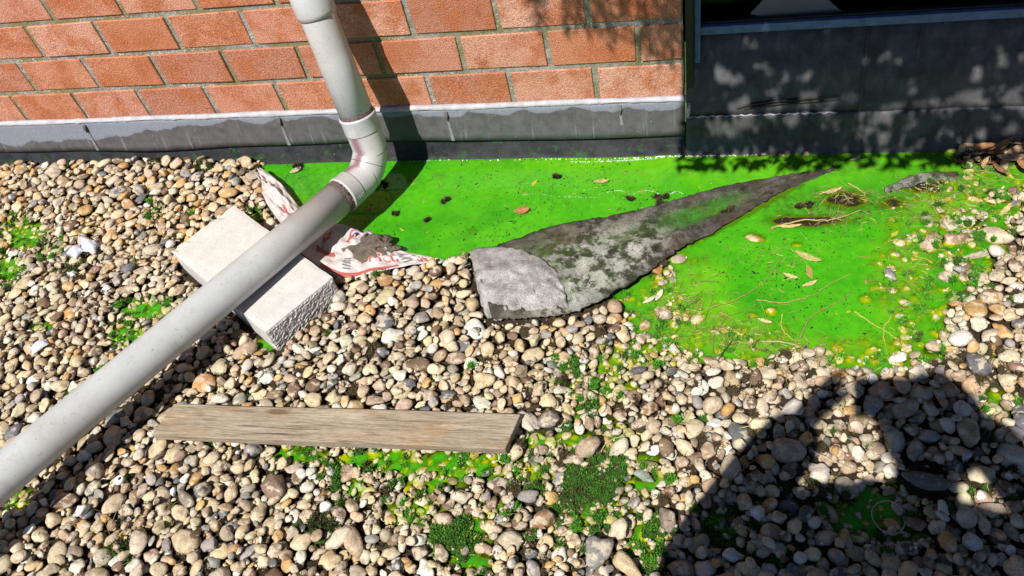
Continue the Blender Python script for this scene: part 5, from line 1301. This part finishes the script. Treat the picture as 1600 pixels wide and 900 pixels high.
for (px, py, rx, ry) in [(1130, 120, 26, 18), (1185, 98, 13, 12), (1150, 128, 18, 12), (1228, 125, 10, 12), (1260, 122, 6, 10), (1212, 148, 13, 9), (1385, 82, 7, 6), (1402, 96, 6, 6), (1424, 130, 8, 9), (1426, 148, 6, 6), (1522, 126, 15, 9), (1566, 100, 10, 8), (1590, 142, 12, 8), (1556, 148, 8, 7),
                         (1330, 158, 26, 8), (1456, 166, 20, 8), (1490, 166, 6, 10), (1272, 152, 12, 8), (1350, 205, 26, 24), (1380, 218, 12, 14), (1300, 190, 14, 16), (1240, 190, 12, 16), (1120, 200, 16, 20), (1150, 205, 14, 20), (1180, 195, 12, 14), (1475, 210, 10, 14), (1530, 210, 10, 12), (1420, 195, 8, 14), (1580, 205, 14, 12), (1196, 30, 8, 6), (1290, 26, 10, 5)]:
    yy = -.005 if py < 160 else -.035
    p = onY(px, py, yy); q = onY(px + rx, py, yy) - p; w = onY(px, py + ry, yy) - p
    t = p[1] / SV[1]; c = p - SV * t; gaps.append((c[0], c[2], abs(q[0]) * .62 + .003, abs(w[2]) * .62 + .003))
grg = np.random.default_rng(77)
for _ in range(30): gaps.append((grg.uniform(.02, .85), grg.uniform(.12, .36), grg.uniform(.004, .010), grg.uniform(.004, .009)))
for _ in range(26): gaps.append((grg.uniform(.02, .85), grg.uniform(.02, .11), grg.uniform(.010, .022), grg.uniform(.014, .035)))
LV, LF, LC = [], [], []
def leafquad(P, L, W2, dirn, nrm, c):
    dirn = dirn / np.linalg.norm(dirn); s_ = np.cross(nrm, dirn); s_ /= np.linalg.norm(s_) + 1e-9; k = len(LV)
    LV.extend([P, P + dirn * L * .45 + s_ * W2, P + dirn * L, P + dirn * L * .45 - s_ * W2]); LF.append((k, k + 1, k + 2, k + 3)); LC.extend([[*c, 1]] * 4)
U1 = np.cross(SV, [1, 0, 0]); U1 /= np.linalg.norm(U1)
n = 0
while n < 40000:
    x, z = trg.uniform(.0, 1.75), trg.uniform(-.16, 1.35)
    if z < .10 and trg.random() < .5: continue
    if z < -.05 and trg.random() < .6: continue
    l = trg.uniform(.018, .045)
    if any(((x - g_[0]) / (g_[2] + l * .2)) ** 2 + ((z - g_[1]) / (g_[3] + l * .2)) ** 2 < 1 for g_ in gaps): continue
    P = np.array([x, 0, z]) - SV * trg.uniform(1.4, 2.0); nr = -SV + trg.normal(size=3) * .35; dr = np.array([trg.normal() * .5, trg.normal() * .3, -1.0])
    dr -= nr * (dr @ nr) / (nr @ nr); leafquad(P - dr / np.linalg.norm(dr) * l * .5, l, l * trg.uniform(.2, .32), dr, nr, np.array([.04, .085, .02]) * trg.uniform(.6, 1.3)); n += 1
# hanging sprays whose tips darken the bricks and the water's edge
for (px, py, ln, wd) in [(838, 38, .30, .02), (850, 25, .25, .02), (884, 40, .32, .03), (900, 30, .3, .03), (918, 45, .3, .03), (935, 38, .3, .03), (950, 66, .36, .03), (965, 50, .3, .03), (982, 58, .32, .03), (1000, 74, .4, .03), (1012, 60, .4, .03), (1025, 82, .4, .03), (1038, 92, .42, .03), (1050, 75, .4, .03), (1062, 88, .4, .03), (910, 12, .3, .05), (985, 20, .35, .05), (1045, 30, .4, .06), (1030, 50, .4, .06), (1060, 50, .4, .05),
                     (1225, 262, .30, .05), (1245, 255, .3, .05), (1265, 266, .3, .05), (1290, 255, .3, .06), (1310, 250, .3, .05), (1395, 262, .3, .05), (1420, 250, .3, .06), (1450, 255, .3, .05), (1475, 245, .3, .05), (1205, 230, .25, .04), (1270, 225, .25, .04), (1330, 228, .2, .03)]:
    p = onY(px, py, 0) if py < 200 else G(px, py, 0); p = p - SV * (p[1] / SV[1]); L0 = trg.uniform(1.3, 1.9); sway = trg.normal() * .05
    for k in range(int(ln * 190)):
        t = (k / (ln * 190)) ** 1.15; Q = np.array([p[0] + sway * t + trg.normal() * wd * .22 * min(1, t * 2.2 + .15), 0, p[2] + ln * t]) - SV * (L0 + trg.normal() * .03)
        nr = -SV + trg.normal(size=3) * .5; dr = np.array([trg.normal() * .55, trg.normal() * .2, -1]); dr -= nr * (dr @ nr) / (nr @ nr)
        leafquad(Q, trg.uniform(.02, .045), trg.uniform(.0018, .0042), dr, nr, np.array([.035, .075, .02]) * trg.uniform(.6, 1.3))
for _ in range(2600):                                           # the rest of the crown
    u = trg.normal(size=3) * [.9, .8, .7] + [2.3, -1.8, 4.2]
    if u[2] < 2.6 or u[0] < .9: continue
    leafquad(u, .07, .02, trg.normal(size=3), trg.normal(size=3), np.array([.04, .085, .02]) * trg.uniform(.6, 1.3))
cr_ = link('crown', tri_mesh('crown', np.array(LV), np.array(LF), mat_attr('leaf_green', .6), np.array(LC), False)); keep_place(cr_, tree)

# ------------------------------------------------------------------ the person taking the picture (throws the shadow at lower right)
SKIN = mat_plain('skin', (.50, .30, .21), .5, .08, 40); JACKET = mat_plain('jacket_cloth', (.05, .06, .09), .85, .2, 60, .4, 200); TROUS = mat_plain('trouser_cloth', (.04, .04, .045), .85, .2, 60, .4, 200); HAIR = mat_plain('hair', (.05, .032, .02), .6, .3, 80, .6, 150)
rt, fw = RC[0], RC[2]; upv = -RC[1]
phone_c = CAM + rt * .030 - fw * .014 - upv * .020
ph = empty('phone', tuple(phone_c)); tag(ph, 'dark phone held level in both hands by the photographer', 'phone')
def oriented(name, s, mat, off=(0, 0, 0), bev=.003, parent=None):
    V, F = box((0, 0, 0), s, bev); A = np.array([rt, upv, -fw]).T
    return keep_place(mesh_obj(name, [A @ (np.array(v) + np.array(off)) + phone_c for v in V], F, mat), parent)
oriented('phone_case', (.160, .076, .008), DARKF, parent=ph); oriented('screen', (.150, .068, .0008), GLASS, (0, 0, .0046), 0, ph); oriented('lens_ring', (.02, .03, .0012), DARKF, (-.030, .020, -.0048), .0004, ph)
person = empty('person', (.13, -2.05, .03)); tag(person, 'standing person bent over a raised phone, known by the shadow on the gravel', 'person')
hl = CAM - rt * .100 - fw * .022; hr = CAM + rt * .120 - fw * .022
def skin(name, pts, edges, rads, mat, parent, lv=2, root=0):
    me = bpy.data.meshes.new(name); me.from_pydata([tuple(p) for p in pts], edges, []); me.materials.append(mat)
    o = link(name, me); o.modifiers.new('s', 'SKIN'); me.skin_vertices or None
    if not me.skin_vertices:
        import bmesh as _b
        b = _b.new(); b.from_mesh(me); b.verts.layers.skin.verify(); b.to_mesh(me); b.free()
    for i, r_ in enumerate(rads): me.skin_vertices[0].data[i].radius = (r_, r_) if not hasattr(r_, '__len__') else r_
    me.skin_vertices[0].data[root].use_root = True
    ss = o.modifiers.new('u', 'SUBSURF'); ss.levels = lv; ss.render_levels = lv
    keep_place(o, parent)
    for p in me.polygons: p.use_smooth = True
    return o
SHIFT = np.array([-.066, 0, 0])
LS, LE = np.array([.02, -1.975, 1.425]) + SHIFT, np.array([-.15, -1.87, 1.08]) + SHIFT; RS_, RE = np.array([.315, -1.985, 1.41]) + SHIFT, np.array([.53, -1.88, 1.10]) + SHIFT
wl = hl + (LE - hl) * .16; wr = hr + (RE - hr) * .16
B = [(.165, -2.08, .95), (.165, -2.06, 1.13), (.165, -2.02, 1.33), (.168, -1.965, 1.44), (.168, -1.925, 1.515), (.165, -1.885, 1.60), (.162, -1.875, 1.66), (.162, -1.815, 1.565), LS, LE, wl, hl, RS_, RE, wr, hr,
     (.08, -2.07, .90), (.07, -2.04, .50), (.065, -2.10, .11), (.05, -1.98, .055), (.25, -2.07, .90), (.265, -2.04, .50), (.27, -2.10, .11), (.285, -1.98, .055)]
B = [np.array(b) + (0 if q in (8, 9, 10, 11, 12, 13, 14, 15) else SHIFT) for q, b in enumerate(B)]
E_ = [(0, 1), (1, 2), (2, 3), (3, 4), (4, 5), (5, 6), (5, 7), (2, 8), (8, 9), (9, 10), (10, 11), (2, 12), (12, 13), (13, 14), (14, 15), (0, 16), (16, 17), (17, 18), (18, 19), (0, 20), (20, 21), (21, 22), (22, 23)]
Rr = [.13, .12, .13, .06, .055, .082, .066, .040, .06, .042, .026, .028, .06, .042, .026, .028, .085, .06, .042, .036, .085, .06, .042, .036]
for (w, h, sgn) in ((wl, hl, 1), (wr, hr, -1)):                 # four fingers behind the phone's edge and a thumb in front of the screen
    base = 11 if sgn == 1 else 15
    for k in range(4):
        r0 = np.array(h) + upv * (.026 - .017 * k) + rt * sgn * .008; r1 = r0 + rt * sgn * (.022 - .002 * abs(k - 1.5)) - fw * .006; i = len(B); B += [r0, r1]; E_ += [(base, i), (i, i + 1)]; Rr += [.0085, .0075]
    i = len(B); B += [np.array(h) + upv * -.020 - fw * .022, np.array(h) + rt * sgn * .030 - fw * .020 - upv * .004]; E_ += [(base, i), (i, i + 1)]; Rr += [.0105, .0085]
skin('body', B, E_, Rr, SKIN, person)
skin('jacket', [B[0], B[1], B[2], (.102, -1.975, 1.42), LS, LE, wl, RS_, RE, wr], [(0, 1), (1, 2), (2, 3), (2, 4), (4, 5), (5, 6), (2, 7), (7, 8), (8, 9)], [.175, .160, .15, .08, .09, .078, .058, .075, .062, .048], JACKET, person)
skin('trousers', [(.099, -2.08, .98), B[16], B[17], (-.001, -2.095, .14), B[20], B[21], (.204, -2.095, .14)], [(0, 1), (1, 2), (2, 3), (0, 4), (4, 5), (5, 6)], [.15, .105, .08, .065, .105, .08, .065], TROUS, person)
hp_ = lump('hair', (.098, -1.895, 1.635), .090, .105, .085, HAIR, 12, .12); keep_place(hp_, person)
for q in (-1, 1):
    keep_place(lump('shoe', (.101 + q * .112, -2.015, .065), .045, .135, .042, DARKF, 20 + q, .06), person)
    keep_place(lump('eye', (.097 + q * .030, -1.802, 1.598), .011, .008, .008, DARKF, 30 + q, .02, 2), person)
